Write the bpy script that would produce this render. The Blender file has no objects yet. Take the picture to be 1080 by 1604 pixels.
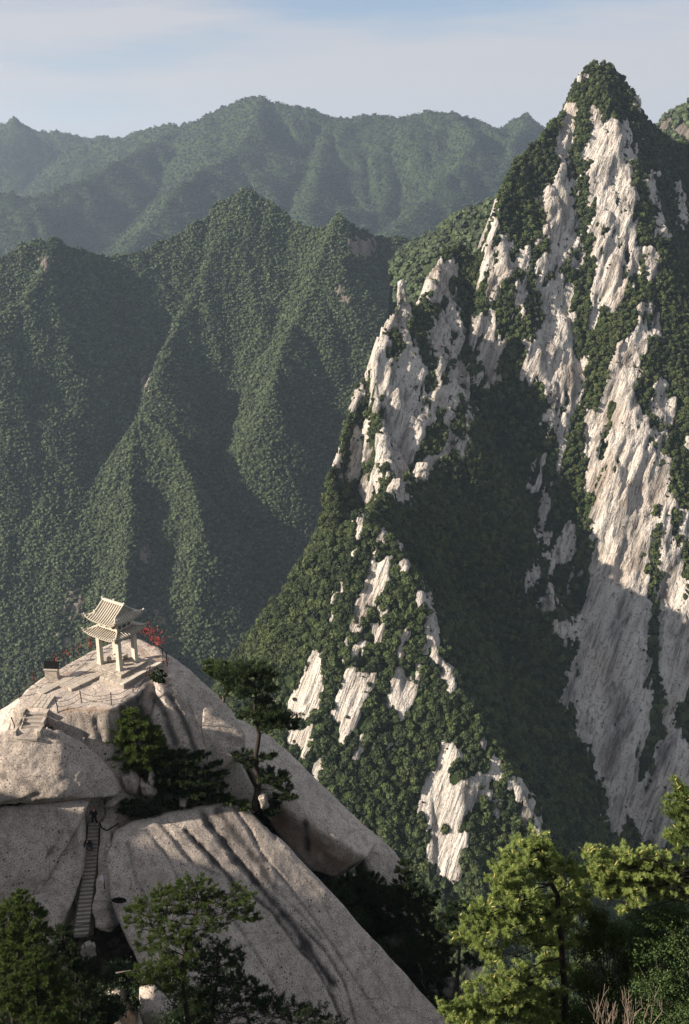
import bpy, bmesh, math
import numpy as np
from mathutils import Vector, Matrix
rng = np.random.default_rng(7)
S = bpy.context.scene
COL = S.collection
R = math.radians
# ------------------------------------------------------------- camera
PW, PH, F0, PITCH = 1080.0, 1604.0, 1574.0, R(19)
cd = bpy.data.cameras.new('camera'); cam = bpy.data.objects.new('camera', cd); COL.objects.link(cam)
cam.location = (0, 0, 0); cam.rotation_euler = (R(90)-PITCH, 0, 0)
cd.sensor_fit = 'VERTICAL'; cd.sensor_height = 36.0; cd.lens = 36.0*F0/PH
cd.clip_start = 0.5; cd.clip_end = 60000
S.camera = cam
# ------------------------------------------------------------- light
SUN_EL, SUN_AZ = R(26), R(-106)      # azimuth measured from +Y towards +X
w = bpy.data.worlds.new('World'); S.world = w; w.use_nodes = True
nt = w.node_tree; nt.nodes.clear()
def wn(t, **k):
    n = nt.nodes.new(t)
    for a, b in k.items(): setattr(n, a, b)
    return n
sky = wn('ShaderNodeTexSky', sky_type='NISHITA', sun_disc=False, sun_elevation=SUN_EL, sun_rotation=SUN_AZ,
         altitude=2000, air_density=1.0, dust_density=1.2, ozone_density=1.0)
tc = wn('ShaderNodeTexCoord')
mp = wn('ShaderNodeMapping'); mp.inputs['Scale'].default_value = (1.0, 1.0, 9.0); mp.inputs['Rotation'].default_value = (0.02, 0.05, 0.3)
nz = wn('ShaderNodeTexNoise'); nz.inputs['Scale'].default_value = 1.7; nz.inputs['Detail'].default_value = 8; nz.inputs['Roughness'].default_value = 0.55
rp = wn('ShaderNodeValToRGB'); rp.color_ramp.elements[0].position = 0.41; rp.color_ramp.elements[1].position = 0.57
mulc = wn('ShaderNodeMath', operation='MULTIPLY'); mulc.inputs[1].default_value = 0.85
sx = wn('ShaderNodeSeparateXYZ')
up = wn('ShaderNodeMapRange'); up.inputs[1].default_value = -0.06; up.inputs[2].default_value = 0.01
mulu = wn('ShaderNodeMath', operation='MULTIPLY')
mix = wn('ShaderNodeMixRGB'); mix.inputs[2].default_value = (4.1, 3.95, 4.05, 1)
bg = wn('ShaderNodeBackground'); bg.inputs[1].default_value = 0.069
out = wn('ShaderNodeOutputWorld')
L = nt.links.new
L(tc.outputs['Generated'], mp.inputs[0]); L(mp.outputs[0], nz.inputs[0]); L(nz.outputs[0], rp.inputs[0])
L(rp.outputs[0], mulc.inputs[0]); L(tc.outputs['Generated'], sx.inputs[0]); L(sx.outputs[2], up.inputs[0])
L(mulc.outputs[0], mulu.inputs[0]); L(up.outputs[0], mulu.inputs[1])
veil = wn('ShaderNodeMixRGB'); veil.inputs[0].default_value = 0.55; veil.inputs[2].default_value = (1.95, 2.3, 2.95, 1)
L(sky.outputs[0], veil.inputs[1])
L(mulu.outputs[0], mix.inputs[0]); L(veil.outputs[0], mix.inputs[1]); L(mix.outputs[0], bg.inputs[0]); L(bg.outputs[0], out.inputs[0])
sd_ = bpy.data.lights.new('sun', 'SUN'); sd_.energy = 5.0; sd_.angle = R(0.6); sd_.color = (1.0, 0.88, 0.74)
sun = bpy.data.objects.new('sun', sd_); COL.objects.link(sun)
SD = Vector((math.sin(SUN_AZ)*math.cos(SUN_EL), math.cos(SUN_AZ)*math.cos(SUN_EL), math.sin(SUN_EL)))
sun.rotation_euler = SD.to_track_quat('Z', 'Y').to_euler()
S.view_settings.view_transform = 'Standard'; S.view_settings.look = 'None'
S.view_settings.gamma = 1; S.view_settings.exposure = 1.2; S.view_settings.use_curve_mapping = False
S.cycles.use_denoising = True
S.cycles.max_bounces = 5; S.cycles.diffuse_bounces = 3; S.cycles.volume_bounces = 0; S.cycles.transparent_max_bounces = 4
S.cycles.volume_step_rate = 1; S.cycles.caustics_reflective = False; S.cycles.caustics_refractive = False
# ------------------------------------------------------------- helpers
CP, SP = math.cos(PITCH), math.sin(PITCH)
def ray(px, py):
    yv = (PH/2-py)/F0
    return (px-PW/2)/F0, CP+yv*SP, -SP+yv*CP
def U(px, py, Y):                       # picture direction + distance north -> point in the place
    a, b, c = ray(px, py); s = Y/b
    return np.array((a*s, Y, c*s))
def UZ(px, py, Z):
    a, b, c = ray(px, py); s = Z/c
    return np.array((a*s, b*s, Z))
def proj(P):
    x, y, z = P[..., 0], P[..., 1], P[..., 2]
    d = y*CP - z*SP; v = y*SP + z*CP
    d = np.where(d < 0.1, 0.1, d)
    return PW/2+F0*x/d, PH/2-F0*v/d, d
_perm = np.random.default_rng(3).permutation(256); _perm = np.concatenate([_perm, _perm, _perm])
_g = np.random.default_rng(4).normal(size=(256, 3)); _g /= np.linalg.norm(_g, axis=1)[:, None]
def noise(x, y, z=0.0):
    x, y, z = np.broadcast_arrays(np.asarray(x, float), np.asarray(y, float), np.asarray(z, float))
    xi, yi, zi = np.floor(x).astype(int), np.floor(y).astype(int), np.floor(z).astype(int)
    xf, yf, zf = x-xi, y-yi, z-zi
    u, v, w_ = [t*t*t*(t*(t*6-15)+10) for t in (xf, yf, zf)]
    xi &= 255; yi &= 255; zi &= 255
    r = 0
    for i in (0, 1):
        for j in (0, 1):
            for k in (0, 1):
                h = _perm[_perm[_perm[(xi+i) & 255]+((yi+j) & 255)]+((zi+k) & 255)]
                g = _g[h]
                dt = g[..., 0]*(xf-i)+g[..., 1]*(yf-j)+g[..., 2]*(zf-k)
                r = r+dt*(u if i else 1-u)*(v if j else 1-v)*(w_ if k else 1-w_)
    return r*1.6
def fbm(x, y, z=0.0, o=4, g=0.5):
    s, a, f = 0, 1.0, 1.0
    for i in range(o):
        s = s+a*noise(x*f+i*17.3, y*f+i*5.1, z*f+i*9.7); a *= g; f *= 2.03
    return s
def ridged(x, y, z=0.0, o=4):
    s, a, f = 0, 1.0, 1.0
    for i in range(o):
        s = s+a*(1-2*np.abs(noise(x*f+i*7.3, y*f+i*3.1, z*f+i*2.7))); a *= .5; f *= 2.03
    return s/2
def mesh_np(name, V, Fc, mat=None, smooth=True, attrs=None):
    V = np.ascontiguousarray(V, dtype=np.float32); Fc = np.ascontiguousarray(Fc, dtype=np.int32)
    me = bpy.data.meshes.new(name); k = Fc.shape[1]
    me.vertices.add(len(V)); me.vertices.foreach_set('co', V.ravel())
    me.loops.add(Fc.size); me.loops.foreach_set('vertex_index', Fc.ravel())
    me.polygons.add(len(Fc)); me.polygons.foreach_set('loop_start', np.arange(0, Fc.size, k, dtype=np.int32))
    me.polygons.foreach_set('loop_total', np.full(len(Fc), k, np.int32))
    me.polygons.foreach_set('use_smooth', np.full(len(Fc), smooth, bool))
    me.update(calc_edges=True)
    for a, v in (attrs or {}).items():
        at = me.attributes.new(a, 'FLOAT', 'POINT'); at.data.foreach_set('value', np.ascontiguousarray(v, dtype=np.float32).ravel())
    if mat: me.materials.append(mat)
    return me
def ob(name, me, parent=None, loc=None, rot=None):
    o = bpy.data.objects.new(name, me); COL.objects.link(o)
    if parent is not None: o.parent = parent
    if loc is not None: o.location = loc
    if rot is not None: o.rotation_euler = rot
    return o
def tag(o, label=None, cat=None, group=None, kind=None):
    if label: o['label'] = label
    if cat: o['category'] = cat
    if group: o['group'] = group
    if kind: o['kind'] = kind
    return o
def empty(name, loc, label, cat, group=None, rz=0):
    o = bpy.data.objects.new(name, None); COL.objects.link(o); o.location = loc; o.rotation_euler = (0, 0, rz)
    o.empty_display_size = .2
    return tag(o, label, cat, group)
class MB:                                # collects simple shapes into one mesh
    def __init__(s): s.V = []; s.F = []; s.n = 0
    def add(s, V, Fc):
        V = np.asarray(V, float); s.V.append(V)
        s.F += [tuple(int(i)+s.n for i in f) for f in Fc]; s.n += len(V); return s
    def box(s, c, sz, rz=0, jit=0, M=None, taper=1.0):
        x, y, z = [q/2 for q in sz]
        V = np.array([(-x, -y, -z), (x, -y, -z), (x, y, -z), (-x, y, -z), (-x*taper, -y*taper, z), (x*taper, -y*taper, z), (x*taper, y*taper, z), (-x*taper, y*taper, z)])
        if jit: V = V+rng.uniform(-jit, jit, V.shape)
        if M is not None: V = V@np.array(M).T
        if rz: c_, s_ = math.cos(rz), math.sin(rz); V = V@np.array([[c_, s_, 0], [-s_, c_, 0], [0, 0, 1]])
        return s.add(V+np.array(c), [(0, 3, 2, 1), (4, 5, 6, 7), (0, 1, 5, 4), (1, 2, 6, 5), (2, 3, 7, 6), (3, 0, 4, 7)])
    def tube(s, P, r, n=6):
        P = np.asarray(P, float); m = len(P)
        r = np.broadcast_to(np.asarray(r, float), (m,))
        T = np.gradient(P, axis=0); T /= np.linalg.norm(T, axis=1)[:, None]+1e-9
        ref = np.array((0, 0, 1.)) if abs(T[0, 2]) < .9 else np.array((1., 0, 0))
        A = np.cross(T, ref); A /= np.linalg.norm(A, axis=1)[:, None]+1e-9
        B = np.cross(T, A)
        an = np.arange(n)*2*math.pi/n
        V = P[:, None]+r[:, None, None]*(A[:, None]*np.cos(an)[None, :, None]+B[:, None]*np.sin(an)[None, :, None])
        Fc = [(i*n+j, (i+1)*n+j, (i+1)*n+(j+1) % n, i*n+(j+1) % n) for i in range(m-1) for j in range(n)]
        Fc += [tuple(range(n)), tuple(range((m-1)*n+n-1, (m-1)*n-1, -1))]
        return s.add(V.reshape(-1, 3), Fc)
    def build(s, name, mat, parent=None, bevel=0, smooth=False, loc=None, rz=0):
        me = bpy.data.meshes.new(name); me.from_pydata(np.concatenate(s.V).tolist(), [], s.F); me.materials.append(mat)
        if smooth: me.polygons.foreach_set('use_smooth', [True]*len(me.polygons))
        o = ob(name, me, parent, loc)
        if rz: o.rotation_euler = (0, 0, rz)
        if bevel:
            b = o.modifiers.new('b', 'BEVEL'); b.width = bevel; b.segments = 2; b.limit_method = 'ANGLE'
        return o
# ------------------------------------------------------------- materials
def mat(name):
    m = bpy.data.materials.new(name); m.use_nodes = True; n = m.node_tree; n.nodes.clear()
    return m, n
class NT:
    def __init__(s, n): s.n = n
    def __call__(s, t, ins=None, **k):
        x = s.n.nodes.new(t)
        for a, b in k.items(): setattr(x, a, b)
        for i, v in (ins or {}).items():
            if isinstance(v, bpy.types.NodeSocket): s.n.links.new(v, x.inputs[i])
            else: x.inputs[i].default_value = v
        return x
    def ramp(s, fac, els):
        r = s('ShaderNodeValToRGB', {0: fac}); e = r.color_ramp.elements
        while len(e) > len(els): e.remove(e[-1])
        while len(e) < len(els): e.new(0.5)
        for i, (p, c) in enumerate(els):
            e[i].position = p; e[i].color = (*c, 1) if len(c) == 3 else c
        return r.outputs[0]
    def g(s, fac, a, b):                 # grey ramp, black at a, white at b
        return s.ramp(fac, [(a, (0, 0, 0)), (b, (1, 1, 1))] if a < b else [(b, (1, 1, 1)), (a, (0, 0, 0))])
    def noise(s, vec, sc, d=4, r=.55):
        return s('ShaderNodeTexNoise', {'Vector': vec, 'Scale': sc, 'Detail': d, 'Roughness': r}).outputs[0]
    def mix(s, f, a, b, bt='MIX'):
        return s('ShaderNodeMixRGB', {0: f, 1: a, 2: b}, blend_type=bt).outputs[0]
    def m(s, op, a, b=0.5):
        return s('ShaderNodeMath', {0: a, 1: b}, operation=op).outputs[0]
    def attr(s, nm):
        return s('ShaderNodeAttribute', attribute_name=nm).outputs['Fac']
    def stretch(s, vec, d, k):           # squeeze space along direction d by k, for streaks along d
        d = Vector(d).normalized()
        dot = s('ShaderNodeVectorMath', {0: vec, 1: tuple(d)}, operation='DOT_PRODUCT').outputs['Value']
        sc = s('ShaderNodeVectorMath', {0: tuple(d*(1-k))}, operation='SCALE'); s.n.links.new(dot, sc.inputs['Scale'])
        return s('ShaderNodeVectorMath', {0: vec, 1: sc.outputs[0]}, operation='SUBTRACT').outputs[0]
    def done(s, col, bump=None, bs=.5, bd=1.0, rough=.85, spec=.25):
        b = s('ShaderNodeBsdfPrincipled', {'Base Color': col, 'Roughness': rough, 'Specular IOR Level': spec})
        if bump is not None:
            bn = s('ShaderNodeBump', {'Height': bump, 'Strength': bs, 'Distance': bd}); s.n.links.new(bn.outputs[0], b.inputs['Normal'])
        s('ShaderNodeOutputMaterial', {0: b.outputs[0]})
FALL = (-0.36, -0.30, -1.0)
def cliff_mat(name, sc=1.0, pale=(0.58, 0.53, 0.47), green=(0.020, 0.034, 0.012)):
    m, n = mat(name); t = NT(n)
    P = t('ShaderNodeNewGeometry').outputs['Position']
    st = t.stretch(P, FALL, 0.07)
    s1 = t.noise(st, .085*sc, 5, .62); s2 = t.noise(st, .35*sc, 4, .6)
    big = t.noise(P, .02*sc, 5, .6); fine = t.noise(P, .5*sc, 5, .7)
    c = t.ramp(s1, [(.30, (.10, .085, .075)), (.40, tuple(v*.55 for v in pale)), (.50, tuple(v*.88 for v in pale)), (.60, pale), (.75, tuple(min(1, v*1.12) for v in pale))])
    c = t.mix(t.m('MULTIPLY', t.g(s2, .47, .36), .75), c, (.12, .105, .09, 1), 'MIX')
    c = t.mix(t.m('MULTIPLY', t.g(big, .5, .7), .35), c, (.36, .27, .20, 1))
    c = t.mix(t.m('MULTIPLY', t.g(fine, .46, .36), .6), c, (.10, .09, .08, 1))
    # little tufts of green in the cracks
    rk = t.attr('rock')
    e = t.m('ADD', rk, t.m('MULTIPLY', t.m('SUBTRACT', t.noise(P, .22*sc, 5, .7), .5), 1.1))
    g = t.mix(t.noise(P, .3*sc), (*[v*.7 for v in green], 1), (green[0]*1.7, green[1]*1.6, green[2]*1.4, 1))
    c = t.mix(t.g(e, .42, .52), g, c)
    bmp = t.m('ADD', t.m('MULTIPLY', s1, 2.2), t.m('ADD', t.m('MULTIPLY', s2, 1.1), t.m('MULTIPLY', fine, .5)))
    t.done(c, bmp, 1.0, 4.0/sc, .9, .15)
    return m
def foliage_mat(name, dark, light, trans=.25, warm=None, per='OBJ'):
    m, n = mat(name); t = NT(n)
    if per == 'OBJ':
        r = t('ShaderNodeObjectInfo').outputs['Random']
        P = t('ShaderNodeNewGeometry').outputs['Position']
        f = t.m('ADD', t.m('MULTIPLY', r, .5), t.m('MULTIPLY', t.noise(P, .02, 3), .5))
        fine = t.noise(P, 1.1, 3, .7)
    else:
        f = t.attr('var'); P = t('ShaderNodeNewGeometry').outputs['Position']; fine = t.noise(P, 3., 3, .6)
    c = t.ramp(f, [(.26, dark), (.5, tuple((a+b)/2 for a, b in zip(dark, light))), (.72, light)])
    if warm: c = t.mix(t.g(f, .86, .97), c, (*warm, 1))
    c = t.mix(t.m('MULTIPLY', fine, .45), c, t.mix(1.0, c, (.45, .45, .45, 1), 'MULTIPLY'))
    b = t('ShaderNodeBsdfPrincipled', {'Base Color': c, 'Roughness': .65, 'Specular IOR Level': .22})
    tr = t('ShaderNodeBsdfTranslucent', {0: c})
    mx = t('ShaderNodeMixShader', {0: trans, 1: b.outputs[0], 2: tr.outputs[0]})
    t('ShaderNodeOutputMaterial', {0: mx.outputs[0]})
    return m
M = {}
M['cliff'] = cliff_mat('pale_granite_cliff')
M['cliff_spur'] = cliff_mat('granite_cliff_near', 1.3)
M['range'] = cliff_mat('forested_slope', .7, (.22, .19, .16), (.036, .050, .022))
M['farrange'] = cliff_mat('far_slope', .3, (.26, .24, .20), (.03, .05, .02))
M['leaf_main'] = foliage_mat('woods_on_peak', (.014, .025, .009), (.082, .104, .032), .12)
M['leaf_spur'] = foliage_mat('woods_on_spur', (.016, .028, .011), (.080, .106, .036), .15, (.11, .15, .04))
M['leaf_range'] = foliage_mat('woods_on_range', (.019, .028, .015), (.088, .120, .052), .12)
M['leaf_far'] = foliage_mat('woods_on_far_mountains', (.012, .020, .012), (.052, .074, .036), .1)
def granite_mat(name, base=(.58, .50, .425), spots=1.0, sc=1.0, drk=(.045, .04, .036)):
    m, n = mat(name); t = NT(n)
    P = t('ShaderNodeNewGeometry').outputs['Position']
    big = t.noise(P, .16*sc, 4, .55); med = t.noise(P, 1.1*sc, 6, .68); fine = t.noise(P, 11*sc, 4, .75); grain = t.noise(P, 34*sc, 2, .7)
    c = t.ramp(big, [(.3, tuple(v*.80 for v in base)), (.5, base), (.72, (base[0]*1.12, base[1]*1.12, base[2]*1.12))])
    c = t.mix(t.m('MULTIPLY', t.g(med, .54, .36), .55), c, (.22, .19, .17, 1))
    c = t.mix(t.m('MULTIPLY', t.g(fine, .52, .40), .75), c, (.17, .135, .115, 1))
    c = t.mix(t.m('MULTIPLY', t.g(grain, .45, .36), .45), c, (.16, .14, .13, 1))
    msk = t.g(t.noise(P, .45*sc, 4), .44, .60)
    warp = t.m('MULTIPLY', t.noise(P, 7*sc, 3), .30)
    v1 = t('ShaderNodeTexVoronoi', {'Vector': P, 'Scale': 2.2*sc, 'Randomness': 1.0}).outputs['Distance']
    c = t.mix(t.m('MULTIPLY', t.m('MULTIPLY', t.g(t.m('ADD', v1, warp), .37, .29), msk), .95*spots), c, (*drk, 1))
    v2 = t('ShaderNodeTexVoronoi', {'Vector': P, 'Scale': 5.5*sc}).outputs['Distance']
    c = t.mix(t.m('MULTIPLY', t.g(t.m('ADD', v2, warp), .42, .33), .85*spots), c, (.08, .068, .06, 1))
    st = t.stretch(P, (.25, -.3, -1), .05)
    s1 = t.noise(st, .8*sc, 6, .65)
    c = t.mix(t.m('MULTIPLY', t.g(s1, .58, .72), .5), c, (.13, .11, .10, 1))
    c = t.mix(t.m('MULTIPLY', t.attr('rust'), .75), c, (.21, .12, .07, 1))
    sn = t.m('MULTIPLY', t.attr('stain'), t.m('ADD', .55, t.m('MULTIPLY', t.noise(st, 1.6*sc, 5, .7), .9)))
    c = t.mix(t.m('MINIMUM', sn, 1.0), c, (.045, .042, .042, 1))
    wp = t('ShaderNodeTexNoise', {'Vector': P, 'Scale': .35, 'Detail': 5.0}).outputs['Color']
    wv = t('ShaderNodeVectorMath', {0: P}, operation='ADD'); sv = t('ShaderNodeVectorMath', {0: wp}, operation='SCALE'); sv.inputs['Scale'].default_value = 3.5; t.n.links.new(sv.outputs[0], wv.inputs[1])
    ck = t('ShaderNodeTexVoronoi', {'Vector': wv.outputs[0], 'Scale': .16}, feature='DISTANCE_TO_EDGE').outputs['Distance']
    crack = t.m('MULTIPLY', t.g(ck, .011, .002), t.g(t.noise(P, .3, 3), .42, .55))
    c = t.mix(t.m('MULTIPLY', crack, .5), c, (.04, .034, .03, 1))
    b = t.m('ADD', t.m('MULTIPLY', med, .5), t.m('ADD', t.m('MULTIPLY', fine, .16), t.m('MULTIPLY', grain, .04)))
    b = t.m('ADD', b, t.m('MULTIPLY', s1, .35))
    t.done(c, b, .8, .30/sc, .92, .15)
    return m
M['granite'] = granite_mat('speckled_granite')
M['granite_dark'] = granite_mat('darker_granite', (.26, .22, .19), 1.2)  # same granite with a darker base and heavier spots
def stone_mat(name, base, dirt=.5, sc=1.0):
    m, n = mat(name); t = NT(n)
    P = t('ShaderNodeNewGeometry').outputs['Position']; r = t('ShaderNodeObjectInfo').outputs['Random']
    a = t.noise(P, 1.2*sc, 5, .65); f = t.noise(P, 12*sc, 4, .7)
    c = t.mix(t.m('MULTIPLY', r, .35), (*base, 1), (*[v*.7 for v in base], 1))
    c = t.mix(t.m('MULTIPLY', t.g(a, .5, .75), dirt), c, (*[v*.4 for v in base], 1))
    c = t.mix(t.m('MULTIPLY', t.g(f, .5, .8), .4), c, (.09, .08, .07, 1))
    t.done(c, t.m('ADD', a, t.m('MULTIPLY', f, .3)), .5, .06, .85, .2)
    return m
M['roofbed'] = stone_mat('roof_bed', (.36, .315, .25), .4)
M['stone'] = stone_mat('cream_stone', (.55, .50, .415), .5)
M['paving'] = stone_mat('paving_stone', (.42, .37, .31), .55)
M['wallstone'] = stone_mat('wall_stone', (.33, .29, .25), .6)
def plain(name, c, rough=.7, metal=0, spec=.3, var=.3):
    m, n = mat(name); t = NT(n)
    P = t('ShaderNodeNewGeometry').outputs['Position']
    cc = t.mix(t.m('MULTIPLY', t.noise(P, 8, 4), var*2), (*c, 1), (*[v*.45 for v in c], 1))
    b = t('ShaderNodeBsdfPrincipled', {'Base Color': cc, 'Roughness': rough, 'Metallic': metal, 'Specular IOR Level': spec})
    t('ShaderNodeOutputMaterial', {0: b.outputs[0]}); return m
M['iron'] = plain('rusty_iron', (.055, .035, .028), .8, 0)
M['black'] = plain('black_slab', (.008, .008, .009), .8, spec=.08)
M['red'] = plain('red_ribbon', (.38, .04, .03), .8, var=.5)
M['bark'] = plain('pine_bark', (.055, .040, .031), .95, var=.9)
M['bark_grey'] = plain('grey_bark', (.17, .145, .12), .95, var=.9)
M['deadwood'] = plain('bare_twig', (.34, .27, .21), .9, var=.6)
M['cone'] = plain('young_shoot', (.42, .36, .13), .8, var=.4)
M['cloth'] = plain('pale_cloth', (.75, .75, .78), .9, var=.1)
M['hollow'] = plain('painted_hollow_shade', (.012, .010, .009), .95)  # near-black colour paints the shade inside the rock hollow
M['skin'] = plain('skin', (.42, .26, .19), .6, var=.1)
M['jacket'] = plain('black_jacket', (.012, .012, .014), .8)
M['jeans'] = plain('blue_grey_trousers', (.06, .075, .10), .8)
M['cap'] = plain('orange_cap', (.55, .13, .05), .8)
M['shoe'] = plain('white_shoe', (.7, .68, .65), .6)
M['pine_bright'] = foliage_mat('sunlit_pine_needles', (.065, .115, .026), (.44, .53, .17), .42, (.45, .44, .12), 'V')
M['pine_mid'] = foliage_mat('pine_needles', (.018, .038, .009), (.085, .125, .026), .28, None, 'V')
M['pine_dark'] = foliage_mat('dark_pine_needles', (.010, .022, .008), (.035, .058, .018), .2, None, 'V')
M['leaf_grey'] = foliage_mat('grey_green_leaves', (.04, .08, .02), (.13, .19, .07), .3, (.34, .17, .13), 'V')
# ============================================================= TERRAIN
def ridge_field(X, Y, ridges):
    """height = soft maximum over ridge lines falling away on both sides"""
    out = None
    for rd in ridges:
        pts = np.array([U(*p) for p in rd['p']]); sl, sr = rd['s']
        bh = np.full(X.shape, -1e9); bc = [np.zeros_like(X) for _ in range(3)]
        W, q = rd.get('W', 60), rd.get('q', .7)
        for a, b in zip(pts[:-1], pts[1:]):
            dx, dy = b[0]-a[0], b[1]-a[1]; L2 = dx*dx+dy*dy+1e-9
            t = np.clip(((X-a[0])*dx+(Y-a[1])*dy)/L2, 0, 1)
            cx, cy = a[0]+t*dx, a[1]+t*dy
            d = np.hypot(X-cx, Y-cy)+1e-6
            sg = (dx*(Y-cy)-dy*(X-cx))/math.sqrt(L2)/d
            s = sl*(1+sg)/2+sr*(1-sg)/2
            drop = np.where(d < W, d, W+(d-W)*q)*s
            h = a[2]+t*(b[2]-a[2])-drop
            k = h > bh
            bh = np.where(k, h, bh); bc = [np.where(k, n_, o_) for n_, o_ in zip((cx, cy, d), bc)]
        cx, cy, d = bc
        A, Lr = rd.get('A', 8), rd.get('L', 35)
        rib = ridged((cx+.25*X)/Lr, (cy+.25*Y)/Lr, d/(Lr*5), 4)
        bh = bh+A*np.minimum(d/(Lr*1.0), 1.0)*(rib-.25)+rd.get('crest', 2.0)*fbm(cx/rd.get('cl', 14), cy/rd.get('cl', 14), 0.5, 3)*np.exp(-d/(25 if 'cl' not in rd else 140))
        if out is None: out = bh
        else:
            kk = rd.get('k', 5.0)
            m_ = np.maximum(out, bh); out = m_+kk*np.log1p(np.exp(-np.abs(out-bh)/kk))-0*kk
    return out
def grid(x0, x1, y0, y1, st):
    nx, ny = int((x1-x0)/st)+1, int((y1-y0)/st)+1
    X, Y = np.meshgrid(np.linspace(x0, x1, nx), np.linspace(y0, y1, ny))
    i = np.arange(nx*ny).reshape(ny, nx)
    Fq = np.stack([i[:-1, :-1], i[:-1, 1:], i[1:, 1:], i[1:, :-1]], -1).reshape(-1, 4)
    return X, Y, Fq
def normals(X, Y, Z):
    a = np.stack([np.gradient(X, axis=1), np.gradient(Y, axis=1), np.gradient(Z, axis=1)], -1)
    b = np.stack([np.gradient(X, axis=0), np.gradient(Y, axis=0), np.gradient(Z, axis=0)], -1)
    n = np.cross(a, b); return n/(np.linalg.norm(n, axis=-1)[..., None]+1e-9)
def poly_sd(px, py, poly):
    """signed distance to a polygon, negative inside"""
    P = np.array(poly, float); d = np.full(px.shape, 1e9); ins = np.zeros(px.shape, bool)
    for (ax, ay), (bx, by) in zip(P, np.roll(P, -1, 0)):
        ex, ey = bx-ax, by-ay
        t = np.clip(((px-ax)*ex+(py-ay)*ey)/(ex*ex+ey*ey+1e-9), 0, 1)
        d = np.minimum(d, np.hypot(px-ax-t*ex, py-ay-t*ey))
        c = ((ay > py) != (by > py)) & (px < (bx-ax)*(py-ay)/(by-ay+1e-12)+ax)
        ins ^= c
    return np.where(ins, -d, d)
def poly_field(V, polys):
    px, py, d = proj(V)
    r = np.full(px.shape, 60.0)
    for p in polys:
        p = np.array(p, float); lo, hi = p.min(0)-40, p.max(0)+40
        k = (px > lo[0]) & (px < hi[0]) & (py > lo[1]) & (py < hi[1])
        if k.any(): r[k] = np.minimum(r[k], poly_sd(px[k], py[k], p))
    return r, px, py
_fd = np.array(FALL); _fd = _fd/np.linalg.norm(_fd)
def streak(V, L, k=.1):
    dt = V@_fd
    Q = V-_fd*(dt*(1-k))[..., None]
    return Q/L
def rock_cover(V, polys, amp=4.6, bias=4.6):
    r, px, py = poly_field(V, polys)
    Q = streak(V, 7.5, .07); Q2 = V/6.
    v = r+amp*2.5*fbm(Q[..., 0], Q[..., 1], Q[..., 2], 4, .6)+amp*.7*fbm(Q2[..., 0], Q2[..., 1], Q2[..., 2], 3)
    # veins of green that climb the inside of a rock face
    Q3 = streak(V+300, 26., .12); vein = fbm(Q3[..., 0], Q3[..., 1], Q3[..., 2], 3)
    Q4 = streak(V+900, 6., .13); v2 = fbm(Q4[..., 0], Q4[..., 1], Q4[..., 2], 3)
    v = v-bias+np.clip((vein-.38)*60, 0, 11)+np.clip((v2-.30)*45, 0, 13)
    return np.clip(.5-v/4, 0, 1), px, py, np.clip(.5-v/26, 0, 1)
def massif(name, ridges, box, st, mt, polys, floor, relief=2.2, label=None, noise_amp=3.0, nl=30., bias=3.2):
    X, Y, Fq = grid(*box, st)
    Z = ridge_field(X, Y, ridges)
    Z = Z+noise_amp*fbm(X/nl, Y/nl, 0.3, 4)
    Z = np.maximum(Z, floor+8*fbm(X/120, Y/120, 1.0, 3))
    n = normals(X, Y, Z)
    V = np.stack([X, Y, Z], -1)
    rock, px, py, soft = rock_cover(V, polys, bias=bias)
    steep = 1-n[..., 2]
    Q = streak(V, 7., .07); Q2 = streak(V, 22., .10)
    rl = relief*(ridged(Q[..., 0], Q[..., 1], Q[..., 2], 4)*.9+1.6*fbm(Q2[..., 0], Q2[..., 1], Q2[..., 2], 3))
    V2 = V+n*(rl*(.35+.65*rock)+rock*1.5-.8)[..., None]*np.clip(steep*3, .3, 1)[..., None]
    me = mesh_np(name, V2.reshape(-1, 3), Fq, mt, True, {'rock': rock.ravel()})
    o = ob(name, me); tag(o, label, kind='structure')
    return dict(V=V2, n=n, rock=rock, soft=soft, px=px, py=py, st=st, o=o)
def scatter(T, spacing, smin, smax, seed, thr=.45, margin=70, rock_p=.02, facing=-.45):
    """tree positions on a massif: every spacing metres of surface that is not bare rock"""
    r = np.random.default_rng(seed); V, n = T['V'], T['n']
    a = V[:-1, :-1]; nn = n[:-1, :-1]
    area = T['st']**2/np.clip(nn[..., 2], .30, 1)
    lam = area/spacing**2
    cnt = r.poisson(lam)
    d = a/np.linalg.norm(a, axis=-1)[..., None]
    vis = (nn*-d).sum(-1) > facing
    inn = (T['px'][:-1, :-1] > -margin) & (T['px'][:-1, :-1] < PW+margin) & (T['py'][:-1, :-1] > -margin) & (T['py'][:-1, :-1] < PH+margin)
    cnt = np.where(vis & inn, cnt, 0)
    iy, ix = np.nonzero(cnt); k = cnt[iy, ix]
    iy, ix = np.repeat(iy, k), np.repeat(ix, k)
    u, v = r.random(len(iy)), r.random(len(iy))
    def bl(A):
        w_ = (lambda q: q[:, None]) if A.ndim == 3 else (lambda q: q)
        return (A[iy, ix]*w_((1-u)*(1-v))+A[iy, ix+1]*w_(u*(1-v))+A[iy+1, ix]*w_((1-u)*v)+A[iy+1, ix+1]*w_(u*v))
    P = bl(V); rock = bl(T['rock']); N = bl(n)
    soft = bl(T['soft']); keep = (rock < thr) | (r.random(len(P)) < rock_p*(.5+22*np.clip(.86-soft, 0, 1)**1.5))
    sc = smin+(smax-smin)*r.random(len(P))**1.6
    sc = np.where(rock < thr, sc*(.72+.28*np.clip((thr-rock)/thr*1.6, 0, 1)), sc*.45)
    P = P+N*0.22*sc[:, None]; P[:, 2] += .18*sc
    return P[keep], sc[keep]
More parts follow.
